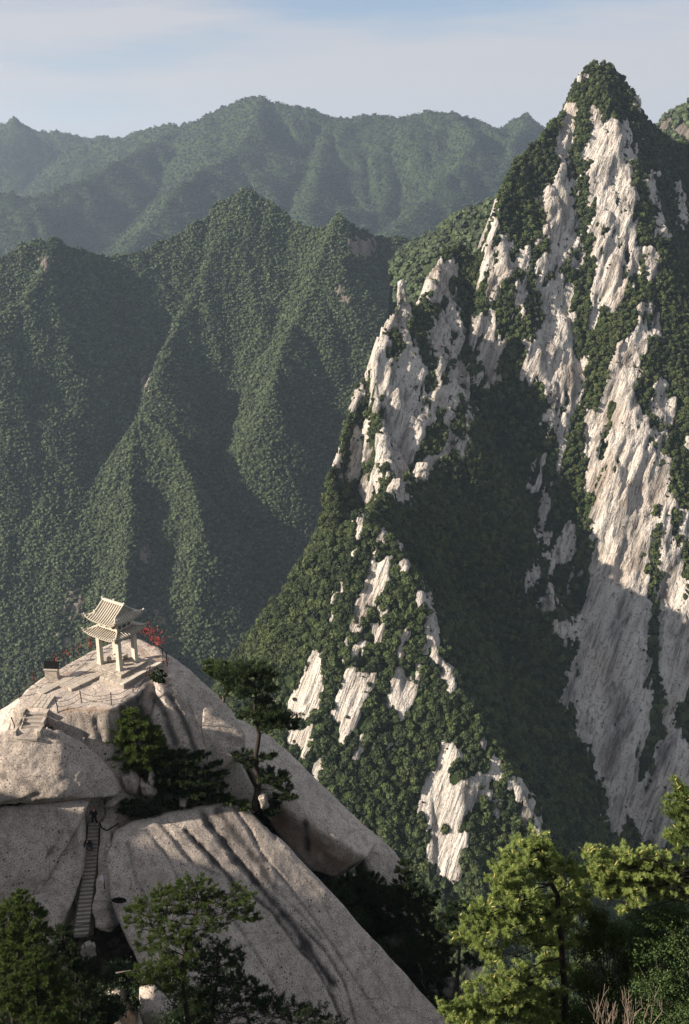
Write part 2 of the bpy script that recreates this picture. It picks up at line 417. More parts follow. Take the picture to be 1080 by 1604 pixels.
def ico(sub):
    bm = bmesh.new(); bmesh.ops.create_icosphere(bm, subdivisions=sub, radius=1.0)
    V = np.array([v.co[:] for v in bm.verts]); Fc = np.array([[v.index for v in f.verts] for f in bm.faces]); bm.free(); return V, Fc
def crown_mesh(name, sub, seed, m, tall=1.0, leaves=0):
    r = np.random.default_rng(seed); V, Fc = ico(sub)
    s = seed*13.7
    lump = 1-np.abs(noise(V[:, 0]*2.6+s, V[:, 1]*2.6, V[:, 2]*2.6))*1.5
    V2 = V*(.55+.45*lump+.30*noise(V[:, 0]*5.5+s, V[:, 1]*5.5, V[:, 2]*5.5)+.35*noise(V[:, 0]*1.2+s, V[:, 1]*1.2, V[:, 2]*1.2))[:, None]
    V2[:, 2] = V2[:, 2]*tall; V2[:, 2] = np.where(V2[:, 2] < 0, V2[:, 2]*.8, V2[:, 2])
    V2 = V2*.5
    if leaves:
        k = r.integers(0, len(V2), leaves); c = V2[k]*(1+.10*r.normal(size=(leaves, 1)))
        a = r.normal(size=(leaves, 3)); a /= np.linalg.norm(a, axis=1)[:, None]
        b = np.cross(a, r.normal(size=(leaves, 3))); b /= np.linalg.norm(b, axis=1)[:, None]
        w_ = (.045+.03*r.random(leaves))[:, None]
        T_ = np.stack([c-a*w_, c+b*w_*1.2, c+a*w_], 1).reshape(-1, 3)
        Fc = np.concatenate([Fc, np.arange(leaves*3).reshape(-1, 3)+len(V2)]); V2 = np.concatenate([V2, T_])
    return mesh_np(name, V2, Fc, m, False)
def woods(name, P, sc, meshes, mt, label, seed=1):
    """one mass of woods: a point per tree, crowns set on the points"""
    r = np.random.default_rng(seed)
    me = bpy.data.meshes.new(name); me.vertices.add(len(P)); me.vertices.foreach_set('co', np.ascontiguousarray(P, dtype=np.float32).ravel())
    S3 = np.stack([sc*r.uniform(.85, 1.2, len(P)), sc*r.uniform(.85, 1.2, len(P)), sc*r.uniform(.8, 1.25, len(P))], 1).astype(np.float32)
    R3 = np.stack([r.uniform(-.25, .25, len(P)), r.uniform(-.25, .25, len(P)), r.uniform(0, 6.28, len(P))], 1).astype(np.float32)
    for nm, A in (('scl', S3), ('rot', R3)):
        at = me.attributes.new(nm, 'FLOAT_VECTOR', 'POINT'); at.data.foreach_set('vector', A.ravel())
    at = me.attributes.new('pick', 'INT', 'POINT'); at.data.foreach_set('value', r.integers(0, len(meshes), len(P)).astype(np.int32))
    me.materials.append(mt)
    o = ob(name, me); tag(o, label, 'woods', kind='stuff')
    c = bpy.data.collections.new(name+'_crowns')
    for i, m_ in enumerate(meshes):
        q = bpy.data.objects.new('crown_%d' % i, m_); c.objects.link(q)
    g = bpy.data.node_groups.new(name+'_set', 'GeometryNodeTree')
    g.interface.new_socket('Geometry', in_out='INPUT', socket_type='NodeSocketGeometry')
    g.interface.new_socket('Geometry', in_out='OUTPUT', socket_type='NodeSocketGeometry')
    N = g.nodes.new; l = g.links.new
    gi, go, ip, ci = N('NodeGroupInput'), N('NodeGroupOutput'), N('GeometryNodeInstanceOnPoints'), N('GeometryNodeCollectionInfo')
    ci.inputs[0].default_value = c; ci.inputs[1].default_value = True; ci.inputs[2].default_value = True
    ip.inputs['Pick Instance'].default_value = True
    def na(nm, ty):
        x = N('GeometryNodeInputNamedAttribute'); x.data_type = ty; x.inputs[0].default_value = nm; return x.outputs[0]
    l(gi.outputs[0], ip.inputs['Points']); l(ci.outputs[0], ip.inputs['Instance'])
    l(na('pick', 'INT'), ip.inputs['Instance Index']); l(na('rot', 'FLOAT_VECTOR'), ip.inputs['Rotation']); l(na('scl', 'FLOAT_VECTOR'), ip.inputs['Scale'])
    l(ip.outputs[0], go.inputs[0])
    md = o.modifiers.new('woods', 'NODES'); md.node_group = g
    return o
# --- ground sheet that everything stands on
GZ = -900
gm, gn = mat('valley_floor_woods'); t = NT(gn); Pn = t('ShaderNodeNewGeometry').outputs['Position']
t.done(t.mix(t.noise(Pn, .01, 6, .65), (.016, .03, .012, 1), (.05, .075, .03, 1)), t.noise(Pn, .05, 5, .7), 1, 12)
gx = np.linspace(-7500, 7500, 61); GX, GY = np.meshgrid(gx, gx+5000)
gi_ = np.arange(61*61).reshape(61, 61)
tag(ob('ground', mesh_np('ground', np.stack([GX, GY, GZ-20+25*fbm(GX/900, GY/900, 0., 4)], -1).reshape(-1, 3),
    np.stack([gi_[:-1, :-1], gi_[:-1, 1:], gi_[1:, 1:], gi_[1:, :-1]], -1).reshape(-1, 4), gm)), 'dark wooded valley floor far below the peaks', kind='structure')

# --- main granite peak -------------------------------------------------
MAIN = [
 dict(p=[(916,110,995),(930,101,998),(948,100,1000),(968,109,1003),(985,138,1008),(998,168,1012),(1010,188,1018),(1035,208,1032),(1080,224,1060),(1180,250,1100),(1300,300,1150)], s=(2.1,1.9), A=10, L=30, W=400),
 dict(p=[(930,101,998),(910,114,994),(900,142,988),(893,168,982),(870,188,970),(830,228,945),(803,264,925),(787,305,905),(774,350,890),(762,410,872),(752,480,852),(737,555,830),(726,620,805),(715,695,780),(683,728,748),(655,742,718),(622,758,690),(600,778,655),(578,800,625)], s=(1.55,3.2), A=12, L=30, W=90, q=.9),
 dict(p=[(905,150,985),(886,230,962),(872,300,940),(866,380,915),(872,450,892),(880,520,870),(888,590,848),(892,650,828),(885,720,800),(870,800,775)], s=(2.6,2.6), A=7, L=22, W=200),
 dict(p=[(937,178,987),(927,250,965),(931,330,945),(952,385,925),(962,440,905),(955,500,888),(965,560,868),(975,640,845)], s=(2.6,2.4), A=5, L=20, W=200),
 dict(p=[(975,130,1003),(987,200,985),(991,300,960),(997,400,935),(1008,470,915),(1028,520,897),(1040,575,880),(1048,625,868),(1066,665,860),(1085,690,855),(1150,760,840),(1250,860,820),(1350,960,800)], s=(1.7,1.95), A=9, L=30, W=500),
 dict(p=[(1085,690,855),(1070,780,828),(1060,860,808),(1050,960,785),(1048,1060,762),(1060,1160,742)], s=(2.2,2.2), A=7, L=25, W=300),
 dict(p=[(760,400,890),(720,380,892),(694,392,882),(684,425,862),(668,472,840),(676,520,822),(686,600,800),(680,650,780)], s=(1.7,2.7), A=9, L=22, W=120, q=1),
 dict(p=[(676,500,835),(648,482,818),(630,470,803),(609,505,785),(592,548,768),(586,600,752),(592,660,732),(606,745,702)], s=(1.5,5.0), A=7, L=24, W=120, q=1),
 dict(p=[(592,560,778),(575,588,772),(560,598,765),(547,650,750),(532,700,735),(514,745,715)], s=(2.4,6.5), A=5, L=22, W=120, q=1),
]
ROCK_MAIN = [
 [(779,316),(798,306),(787,347),(781,379),(762,420),(750,455),(748,451),(760,370),(770,345)],
 [(790,365),(801,385),(793,426),(767,466),(764,470),(767,438),(771,407)],
 [(893,165),(897,172),(895,206),(893,235),(882,245),(880,228),(885,200)],
 [(907,116),(909,116),(908,122)], [(989,160),(991,160),(991,174)],
 [(878,247),(894,225),(888,266),(894,291),(894,319),(911,404),(897,412),(888,394),(878,407),(856,426),(850,483),(844,457),(845,423),(863,388),(843,374),(849,319),(866,291)],
 [(878,432),(888,451),(894,489),(897,527),(904,568),(919,562),(913,610),(891,632),(886,682),(874,738),(870,643),(858,621),(848,596),(828,590),(825,536),(850,520),(850,483),(866,448)],
 [(935,178),(948,181),(960,225),(962,270),(975,330),(960,360),(932,352),(925,290),(922,240),(934,225)],
 [(948,183),(978,200),(986,260),(990,310),(992,350),(1000,425),(978,392),(966,350),(960,290)],
 [(960,376),(982,416),(973,435),(984,464),(957,494),(945,476),(941,492),(929,503),(932,451),(941,404)],
 [(932,352),(950,380),(936,420),(930,400)],
 [(998,483),(1013,523),(1002,560),(985,600),(972,600),(975,560),(990,530)],
 [(957,549),(973,530),(973,568),(957,593)], [(1020,485),(1026,495),(1036,525),(1028,522)],
 [(957,575),(1000,552),(991,632),(1013,665),(1019,693),(1028,720),(1040,765),(1030,820),(1020,860),(1008,915),(1012,960),(1008,1000),(1013,1070),(1014,1110),(1006,1150),(1000,1190),(1012,1230),(1020,1290),(1035,1325),(1010,1310),(985,1270),(975,1310),(958,1290),(945,1230),(925,1180),(900,1130),(878,1090),(895,1060),(905,1010),(915,960),(928,900),(933,850),(930,800),(931,770),(947,745),(957,690),(967,660),(962,620)],
 [(1024,603),(1038,600),(1046,630),(1060,650),(1085,690),(1085,703),(1060,672),(1044,650),(1036,670),(1038,700),(1044,750),(1042,800),(1050,830),(1060,850),(1058,880),(1070,905),(1090,900),(1090,1040),(1062,1090),(1046,1130),(1040,1135),(1042,1080),(1036,1040),(1038,980),(1030,930),(1036,900),(1033,860),(1038,800),(1038,750),(1030,700),(1026,660)],
 [(1065,790),(1080,810),(1080,850),(1068,840)],
 [(1050,1142),(1062,1150),(1085,1190),(1085,1250),(1068,1262),(1050,1280),(1036,1320),(1022,1290),(1018,1215),(1030,1180)],
 [(862,640),(868,650),(852,720),(840,765),(832,760),(850,705)], [(916,632),(924,650),(935,700),(938,745),(927,765),(920,700)], [(947,632),(958,650),(945,700),(933,730),(940,680)],
 [(897,825),(899,856),(880,883),(870,885),(876,860)], [(861,917),(864,950),(849,950),(848,940)], [(846,825),(856,850),(852,890),(840,905),(842,870)], [(878,870),(862,905),(858,895),(870,875)], [(905,895),(890,935),(880,950),(888,920)], [(836,910),(828,925),(822,922),(832,905)], [(868,985),(905,975),(915,990),(885,1010),(880,1000)], [(852,770),(862,760),(850,800),(844,815)],
 [(687,400),(692,413),(710,416),(705,452),(681,486),(661,475),(676,436)],
 [(707,465),(718,488),(707,524),(692,566),(687,602),(681,561),(674,517),(692,491)], [(716,520),(722,535),(706,565),(700,560)],
 [(624,470),(643,480),(635,496),(611,522),(605,506)], [(599,530),(609,530),(606,581),(601,607),(591,645),(586,613),(583,602),(589,556)],
 [(638,525),(655,550),(660,580),(650,610),(668,640),(688,603),(722,560),(729,572),(726,600),(724,652),(714,698),(683,732),(671,724),(696,698),(713,667),(699,647),(702,626),(690,640),(672,660),(657,690),(640,720),(628,748),(608,752),(603,715),(597,670),(598,640),(606,615),(618,590),(617,570),(632,550)],
 [(728,575),(736,620),(738,680),(722,712),(716,700),(727,650)],
 [(560,590),(569,592),(566,612),(555,620)], [(549,724),(562,727),(552,747),(538,748)], [(557,693),(577,698),(575,714),(552,714)], [(570,763),(588,755),(583,778)], [(562,665),(580,667),(575,682),(560,678)], [(528,680),(534,680),(520,725),(512,722)], [(555,625),(562,625),(556,640),(552,640)], [(592,745),(602,742),(598,760),(590,757)],
 [(616,750),(629,750),(638,781),(629,786),(614,771),(603,772)], [(650,722),(672,722),(672,752),(645,750)],
 [(749,501),(768,495),(775,520),(785,545),(780,600),(765,602),(753,568),(746,545)],
 [(1015,270),(1020,275),(1030,330),(1038,372),(1028,350)], [(1012,395),(1020,400),(1024,440),(1016,420)], [(1062,300),(1068,330),(1066,350)], [(818,405),(824,392),(826,405),(820,418)], [(820,440),(814,490),(810,470)],
]
TM = massif('granite_peak', MAIN, (-110, 430, 560, 1120), 1.5, M['cliff'], ROCK_MAIN, -660, 3.2, 'pale granite pyramid peak with green gullies', bias=6.8)
ROCK_SPUR = [
 [(559,805),(575,813),(564,846),(556,846)], [(585,828),(598,828),(618,860),(606,856),(585,855)],
 [(583,865),(610,873),(606,909),(588,943),(577,966),(557,975),(562,940),(575,898)], [(554,862),(572,862),(559,935),(551,898)],
 [(618,880),(634,882),(632,893),(620,892)],
 [(518,922),(527,924),(521,968),(516,950)], [(541,912),(548,915),(537,950),(533,945)], [(530,945),(540,950),(528,975)], [(552,975),(565,980),(548,1000),(545,990)], [(544,1000),(551,1018),(536,1048),(532,1040)],
 [(583,980),(605,981),(597,1010),(588,1000)], [(590,952),(602,958),(597,970)], [(622,985),(632,995),(632,1030),(624,1020)], [(570,1008),(577,1012),(566,1030)],
 [(485,1010),(500,1040),(498,1092),(478,1130),(444,1114),(440,1100),(475,1060)],
 [(540,1050),(590,1055),(583,1080),(558,1133),(534,1180),(526,1140),(526,1100)], [(620,1050),(650,1080),(640,1110),(624,1120),(606,1118),(611,1080)],
 [(444,1145),(488,1138),(483,1185),(453,1165)], [(493,1178),(516,1192),(507,1225),(487,1213)], [(562,1150),(570,1153),(558,1195),(551,1188)],
 [(683,1145),(697,1150),(715,1182),(716,1219),(750,1223),(752,1251),(723,1278),(715,1304),(664,1306),(656,1231),(681,1203)],
 [(668,1300),(712,1300),(722,1360),(716,1376),(676,1362)], [(758,1164),(768,1180),(792,1225),(784,1228),(768,1200)], [(799,1220),(827,1235),(853,1288),(844,1318),(828,1300),(811,1272)], [(750,1213),(764,1225),(788,1280),(778,1280),(762,1250)],
 [(656,908),(668,920),(676,945),(683,980),(692,1014),(682,1018),(672,985),(664,950)], [(663,1015),(688,1022),(686,1032)], [(690,1030),(705,1050),(712,1080),(700,1070)], [(655,1040),(662,1060),(656,1070)], [(640,990),(650,1005),(644,1010)], [(600,1160),(612,1165),(606,1180)], [(716,1300),(728,1310),(722,1340)],
]
SPUR = [
 dict(p=[(565,810,600),(520,843,602),(470,888,606),(430,936,612),(392,996,620),(366,1046,628),(340,1120,640)], s=(1.9,1.6), A=8, L=26, W=300),
 dict(p=[(605,774,660),(590,795,630),(565,810,600),(600,838,592),(632,878,582),(660,935,570),(680,1000,558),(702,1050,548),(742,1112,535),(792,1195,522),(838,1275,508),(866,1330,498),(930,1440,478)], s=(1.6,1.9), A=8, L=28, W=300),
 dict(p=[(565,810,600),(560,860,590),(550,925,578),(538,1000,564),(518,1080,550),(495,1160,536),(470,1260,520)], s=(2.1,2.1), A=6, L=22, W=300),
 dict(p=[(600,838,592),(608,900,578),(616,1000,560),(625,1080,545),(645,1180,526),(668,1300,502),(690,1420,478)], s=(2.1,2.1), A=6, L=22, W=300),
 dict(p=[(702,1050,548),(706,1120,534),(716,1200,518),(730,1300,498),(750,1400,478)], s=(2.1,2.1), A=6, L=22, W=300),
]
TS = massif('wooded_spur', SPUR, (-150, 260, 400, 700), 1.25, M['cliff_spur'], ROCK_SPUR, -560, 2.1, 'steep wooded spur with bare granite patches in front of the peak', 2.0, 22.)
RANGE = [
 dict(p=[(-120,430,1620),(-40,415,1660),(0,404,1680),(30,387,1700),(85,378,1720),(140,396,1760),(215,392,1800),(270,366,1840),(320,338,1870),(345,312,1890),(385,297,1900),(420,318,1890),(460,352,1870),(500,353,1850),(530,334,1840),(560,353,1850),(590,366,1860),(650,376,1880),(700,384,1900),(860,420,1950)], s=(1.5,1.35), A=40, L=95, W=900, q=.6, crest=5),
 dict(p=[(385,297,1900),(352,365,1840),(318,425,1780),(285,490,1720),(262,545,1660),(252,574,1620),(243,592,1590),(236,640,1555),(226,664,1525),(212,667,1490),(205,700,1455),(203,760,1400),(202,830,1335),(198,900,1275),(190,990,1200),(182,1080,1130)], s=(1.35,1.5), A=22, L=60, W=320, q=.85, k=5, crest=10, cl=60),
 dict(p=[(252,574,1620),(200,640,1600),(150,710,1560),(105,790,1500),(60,880,1430),(20,980,1350)], s=(1.2,1.4), A=26, L=70, W=300, q=.8, k=5, crest=12, cl=80),
 dict(p=[(530,334,1840),(515,380,1795),(488,440,1735),(458,505,1675),(440,560,1620),(425,620,1560)], s=(1.35,1.35), A=26, L=60, W=250, q=.7, k=6, crest=20, cl=80),
 dict(p=[(420,318,1890),(414,370,1845),(408,425,1800),(400,490,1745)], s=(1.35,1.35), A=24, L=60, W=220, q=.6, k=8),
 dict(p=[(85,378,1720),(72,420,1670),(40,460,1625),(-10,500,1580)], s=(1.35,1.35), A=24, L=70, W=220, q=.6, k=8),
 dict(p=[(236,660,1500),(272,690,1470),(300,750,1410),(318,820,1340)], s=(1.4,1.4), A=20, L=50, W=220, q=.7, k=12),
]
ROCK_RANGE = [[(548,380),(586,378),(580,398),(566,404),(550,394)], [(534,460),(546,463),(542,470)], [(228,597),(236,600),(232,612)], [(116,925),(124,935),(128,965),(118,960)],
 [(104,958),(112,965),(108,975)], [(98,1000),(103,1003),(102,1010)], [(222,850),(236,865),(230,880),(216,872)], [(245,960),(258,975),(250,990)], [(92,1000),(95,1005),(93,1012)], [(68,405),(74,410),(72,425)]]
TR = massif('forested_range', RANGE, (-860, 420, 1000, 2060), 3.6, M['range'], ROCK_RANGE, -760, 3.0, 'long dark green forested range across the valley', 10., 75.)
FAR = [
 dict(p=[(-200,230,5600),(-60,205,5500),(0,193,5500),(22,183,5500),(50,198,5500),(100,212,5500),(140,219,5500),(230,207,5400),(330,200,5400)], s=(.8,.8), A=90, L=260, W=9000, crest=12),
 dict(p=[(140,222,5000),(230,208,4900),(300,188,4800),(350,167,4700),(410,146,4600),(450,160,4600),(490,173,4600),(520,181,4600),(560,176,4600),(620,175,4600),(660,171,4600),(710,168,4600),(745,183,4650),(775,202,4700),(800,193,4750),(825,181,4800),(850,199,4800),(900,235,4800),(1000,260,4800)], s=(.8,.75), A=95, L=250, W=9000, crest=12),
 dict(p=[(300,188,4800),(240,222,4500),(180,255,4250),(120,282,4050),(60,300,3900),(-20,305,3800),(-200,320,3700)], s=(.8,.8), A=60, L=180, W=9000, crest=9),
 dict(p=[(410,146,4600),(398,190,4350),(365,228,4150),(318,262,3950),(275,295,3750),(235,345,3550),(190,390,3350),(140,440,3150)], s=(.85,.85), A=60, L=160, W=9000, crest=9),
 dict(p=[(710,168,4600),(740,215,4300),(715,262,4100),(668,310,3900),(620,350,3700),(570,400,3450)], s=(.85,.85), A=60, L=160, W=9000, crest=9),
 dict(p=[(520,181,4600),(500,230,4300),(495,280,4050),(480,340,3750)], s=(.85,.85), A=55, L=160, W=9000, crest=9),
 dict(p=[(825,181,4800),(800,230,4400),(790,290,4100),(760,340,3800)], s=(.85,.85), A=55, L=160, W=9000, crest=9),
]
TF = massif('far_mountains', FAR, (-2300, 2000, 2700, 6000), 14, M['farrange'], [], -880, 8., 'hazy blue green mountains along the skyline', 25., 190.)
HILL = [dict(p=[(640,385,1300),(665,368,1280),(700,348,1240),(745,321,1200),(800,306,1170),(860,300,1150)], s=(1.1,1.2), A=14, L=45, W=900)]
TH = massif('wooded_shoulder', HILL, (60, 420, 1040, 1420), 3.2, M['range'], [], -700, 2., 'wooded shoulder behind the left edge of the granite peak', 4., 40.)
PEAK2 = [dict(p=[(1000,230,1700),(1034,196,1650),(1055,172,1600),(1080,157,1580),(1130,140,1560),(1300,200,1500)], s=(1.3,1.5), A=18, L=50, W=900)]
TP = massif('right_hand_peak', PEAK2, (420, 900, 1350, 1850), 4.0, M['range'], [[(1018,186),(1045,192),(1078,206),(1082,214),(1040,202)]], -700, 3., 'forested peak cut by the right edge of the photo', 5., 50.)
# --- woods
def cset(n, sub, m, tall=1.0, leaves=0): return [crown_mesh('crown', sub, n+i*3+sub, m, tall, leaves) for i in range(4)]
P, sc = scatter(TM, 2.5, 2.2, 5.4, 11, thr=.5, rock_p=.03)
woods('woods_on_granite_peak', P, sc, cset(1, 3, M['leaf_main'], 1.05, 200), M['leaf_main'], 'dark green woods filling the gullies of the granite peak')
NM = len(P)
P, sc = scatter(TS, 2.7, 2.4, 6.4, 12, thr=.5, rock_p=.03)
pxs, pys, dd = proj(P)
CS = cset(20, 3, M['leaf_spur'], 1.05, 500)
vis = (pxs > 380) & (pxs < 860) & (pys > 830) & (pys < 1420) & (pys < 1130+(pxs-380)*1.1)
sz = sc/dd*vis
# the largest crowns in view are trees of their own
idx = np.argsort(-sz)[:270]; msk = np.zeros(len(P), bool); msk[idx] = True
for i in idx:
    o = ob('broadleaf_tree', CS[int(rng.integers(0, 4))]); o.location = P[i]; s_ = float(sc[i])
    o.scale = (s_, s_*rng.uniform(.9, 1.1), s_*rng.uniform(.9, 1.2)); o.rotation_euler = (0, 0, rng.uniform(0, 6.28))
    zx, zy = pxs[i], pys[i]
    zn = 'on the dense left flank' if zx < 500 else ('near the bare top' if zy < 980 else ('along the shadowed right edge' if zx > 700 else ('on the lower face' if zy > 1150 else 'on the middle face')))
    tag(o, 'rounded green broadleaf tree '+zn+' of the wooded granite spur', 'tree', 'broadleaf trees '+zn+' of the spur')
woods('woods_on_spur', P[~msk], sc[~msk], CS, M['leaf_spur'], 'green woods clothing the spur between its bare granite patches')
NS = len(P)
P, sc = scatter(TR, 3.6, 3.0, 6.6, 13, rock_p=.0, facing=-.25)
CR = cset(40, 2, M['leaf_range'], .9)
woods('woods_on_range', P, sc, CR, M['leaf_range'], 'unbroken forest over the long range across the valley')
NR = len(P)
P, sc = scatter(TF, 10, 6, 12, 14, facing=-.2, rock_p=0)
woods('woods_on_far_mountains', P, sc, cset(60, 1, M['leaf_far'], .6), M['leaf_far'], 'hazy forest over the mountains along the skyline')
NF = len(P)
P, sc = scatter(TH, 5.5, 6, 10, 15); woods('woods_on_shoulder', P, sc, CR, M['leaf_main'], 'green woods over the shoulder behind the granite peak')
P, sc = scatter(TP, 7, 7, 12, 16); woods('woods_on_right_peak', P, sc, CR, M['leaf_main'], 'green woods over the peak at the right edge')
print('WOODS', NM, NS, NR, NF)
# rock landmarks on the ridges
def blob_rock(name, pts, back, label, mt=None, vox=.5, sm=3, amp=.4, nl=4., cat='rock', kind=None, attrs=None, group=None, low=None):
    """convex stone from its corner points, remeshed, rounded and roughened"""
    mb = MB()
    for hull in (pts if isinstance(pts[0], list) else [list(pts)+list(back)]):
        bm = bmesh.new()
        for p in hull: bm.verts.new(p)
        r_ = bmesh.ops.convex_hull(bm, input=bm.verts)
        bmesh.ops.delete(bm, geom=[e for e in r_['geom_interior'] if isinstance(e, bmesh.types.BMVert)], context='VERTS')
        bm.verts.index_update()
        mb.add([v.co[:] for v in bm.verts], [[v.index for v in f.verts] for f in bm.faces]); bm.free()
    me = bpy.data.meshes.new(name); me.from_pydata(np.concatenate(mb.V).tolist(), [], mb.F)
    o = bpy.data.objects.new(name, me); COL.objects.link(o)
    md = o.modifiers.new('r', 'REMESH'); md.mode = 'VOXEL'; md.voxel_size = vox
    s1 = o.modifiers.new('s', 'SMOOTH'); s1.factor = .5; s1.iterations = sm
    dg = bpy.context.evaluated_depsgraph_get(); ev = o.evaluated_get(dg); m2 = ev.to_mesh()
    n = len(m2.vertices); V = np.empty(n*3, np.float32); m2.vertices.foreach_get('co', V); V = V.reshape(-1, 3).astype(float)
    N = np.empty(n*3, np.float32); m2.vertices.foreach_get('normal', N); N = N.reshape(-1, 3)
    Fc = np.array([tuple(p.vertices) for p in m2.polygons if len(p.vertices) == 4]); ev.to_mesh_clear()
    V = V+N*(amp*fbm(V[:, 0]/nl, V[:, 1]/nl, V[:, 2]/nl, 5)+amp*.25*ridged(V[:, 0]/nl*2.2, V[:, 1]/nl*2.2, V[:, 2]/nl*.7, 3))[:, None]
    at = {}
    if attrs: V, at = attrs(V, N)
    bpy.data.objects.remove(o)
    o = ob(name, mesh_np(name, V, Fc, mt or M['granite'], True, at)); tag(o, label, None if kind else cat, group, kind)
    return o
def allrock(V, N): return V, {'rock': np.ones(len(V))}
def marker(name, pts, Y, depth, label, vox, amp=.8):
    a = [U(x, y, Y) for x, y in pts]; c = np.mean(a, 0)
    b = [p*1+np.array((0, depth, 0))+(c-p)*.25 for p in a]; f = [p+np.array((0, -depth*.35, 0))+(c-p)*.35 for p in a]
    return blob_rock(name, a+f, b, label, M['cliff'], vox, 2, amp, 5., attrs=allrock)
marker('rock_pinnacle', [(629,437),(634,440),(637,455),(641,478),(624,478),(622,462),(624,442)], 803, 7, 'slim pale rock pinnacle standing on the crest left of the peak', .5)
marker('boulder', [(1014,520),(1022,513),(1034,518),(1047,545),(1056,575),(1048,588),(1022,582),(1016,560)], 858, 16, 'huge egg shaped pale boulder perched on the right ridge', .8, .7)
marker('rock_block', [(653,726),(672,726),(671,752),(660,756),(645,747)], 712, 9, 'square pale rock block sitting on the ridge saddle', .5)
marker('rock_fang', [(616,750),(628,749),(638,783),(628,790),(603,774)], 684, 8, 'leaning grey rock fang on the ridge saddle', .5)
marker('rock_tower', [(559,806),(570,805),(576,815),(571,840),(557,848)], 597, 6, 'pale rock tower on the tip of the wooded spur', .45)
marker('pointed_rock', [(955,372),(962,374),(984,416),(974,436),(945,430),(940,408)], 918, 10, 'pointed pale rock knob halfway up the peak', .8)
marker('rounded_boulder', [(972,445),(980,450),(984,462),(975,475),(955,495),(950,480)], 896, 10, 'rounded pale boulder below the pointed knob', .7)
# ============================================================= FOREGROUND CRAG
def stain_field(V, lines):
    px, py, d = proj(V); r = np.zeros(px.shape)
    for L_ in lines:
        *pts, wd, st = L_
        P = np.array(pts, float); dm = np.full(px.shape, 1e9)
        for (ax, ay), (bx, by) in zip(P[:-1], P[1:]):
            ex, ey = bx-ax, by-ay
            t_ = np.clip(((px-ax)*ex+(py-ay)*ey)/(ex*ex+ey*ey), 0, 1)
            dm = np.minimum(dm, np.hypot(px-ax-t_*ex, py-ay-t_*ey))
        dm = dm+wd*.7*fbm(V[:, 0]*.9, V[:, 1]*.9, V[:, 2]*.5, 4)
        r = np.maximum(r, st*np.clip(1.25-dm/wd, 0, 1)**.8)
    return r
def rock_attrs(lines=(), grooves=(), rust=()):
    def f(V, N):
        if grooves:
            g = stain_field(V, grooves); V = V-N*(g*.17)[:, None]
        s = stain_field(V, list(lines)) if lines else np.zeros(len(V))
        q = stain_field(V, list(rust)) if rust else np.zeros(len(V))
        return V, {'stain': s, 'rust': q, 'rock': np.ones(len(V))}
    return f
def UP(L_): return [U(*p) for p in L_]
def dn(P, z, dy=0, dx=0): return [np.array((p[0]+dx, p[1]+dy, z)) for p in P]
def rk(name, hulls, label, mt='granite', vox=.2, sm=4, amp=.12, nl=2.6, at=None, kind=None, cat='rock'):
    return blob_rock(name, hulls, [], label, M[mt], vox, sm, amp, nl, attrs=at or rock_attrs(), kind=kind, cat=cat)
PT = -43.45
top = [UZ(x, y, PT) for x, y in [(18,1108),(42,1081),(72,1058),(105,1038),(143,1019),(180,1004),(218,999),(246,1012),(262,1034),(250,1060),(206,1096),(172,1109),(130,1109),(90,1112)]]+[UZ(x, y, PT-.38) for x, y in [(76,1114),(40,1112)]]
lowr = [UZ(x, y, PT)+np.array((0, 0, -22)) for x, y in [(-60,1108),(42,1060),(143,1000),(240,990),(280,1034),(250,1080),(172,1125),(60,1140),(-20,1150)]]
lowr = [p+np.array((0, 2 if p[1] > 82 else -1.5, 0)) for p in lowr]
hA = top+lowr
shoulder = UP([(246,1012,87),(262,1028,85.5),(300,1050,84),(335,1082,82.5),(364,1112,81),(384,1146,79.5),(386,1168,78.5),(376,1184,77.5),(345,1203,76.5),(318,1196,76),(262,1100,78),(248,1066,79.5),(255,1160,76.2),(235,1130,77)])
hB = shoulder+dn([shoulder[i] for i in (0, 1, 2, 3, 10, 12)], -66)+[U(300,1240,76.5), U(360,1240,78)]
left = UP([(-60,1150,82),(0,1118,82.5),(22,1098,82.5),(40,1086,82),(10,1150,78),(-60,1200,78)])
hC = left+dn(left, -62)
DOME_L = [((262,1085),(285,1120),(300,1160),(312,1190),5,.85), ((268,1075),(278,1110),(290,1135),4,.7), ((240,1090),(262,1125),(275,1165),7,.8), ((205,1100),(225,1130),(240,1160),12,.9),
          ((150,1125),(158,1160),6,.6), ((192,1110),(200,1150),8,.8), ((128,1118),(136,1165),4,.5), ((170,1120),(176,1160),5,.6), ((325,1110),(322,1140),(332,1158),2.5,.6), ((232,1070),(215,1098),8,.9), ((295,1095),(310,1140),2,.4)]
rk('rock_dome', [hA, hB, hC], 'pale rounded granite dome carrying the stone pavilion', vox=.2, sm=5, amp=.13, nl=3.2, kind='structure',
   at=rock_attrs(DOME_L, [((262,1085),(285,1120),(300,1160),(312,1190),3,1.0), ((325,1105),(322,1140),(334,1160),2.5,1.2), ((240,1090),(262,1125),(275,1165),4,1.0), ((150,1125),(158,1160),4,.8), ((192,1110),(200,1150),5,1.)],
                 [((100,1112),(150,1112),(190,1116),4,.8), ((246,1030),(262,1052),(262,1075),5,.9), ((110,1052),(60,1090),(40,1120),4,.5), ((215,1012),(240,1040),5,.6)]))
# overhanging nose of the dome
rk('boulder', [UP([(322,1088,81.5),(350,1102,81),(372,1124,80),(386,1150,78.5),(387,1170,77.8),(372,1188,76.6),(346,1206,76.2),(326,1196,76.4),(316,1150,77.2),(318,1110,79),(340,1190,79.5),(376,1175,80.5)])],
   'bulging granite boulder forming the right shoulder below the pavilion', vox=.17, amp=.1)
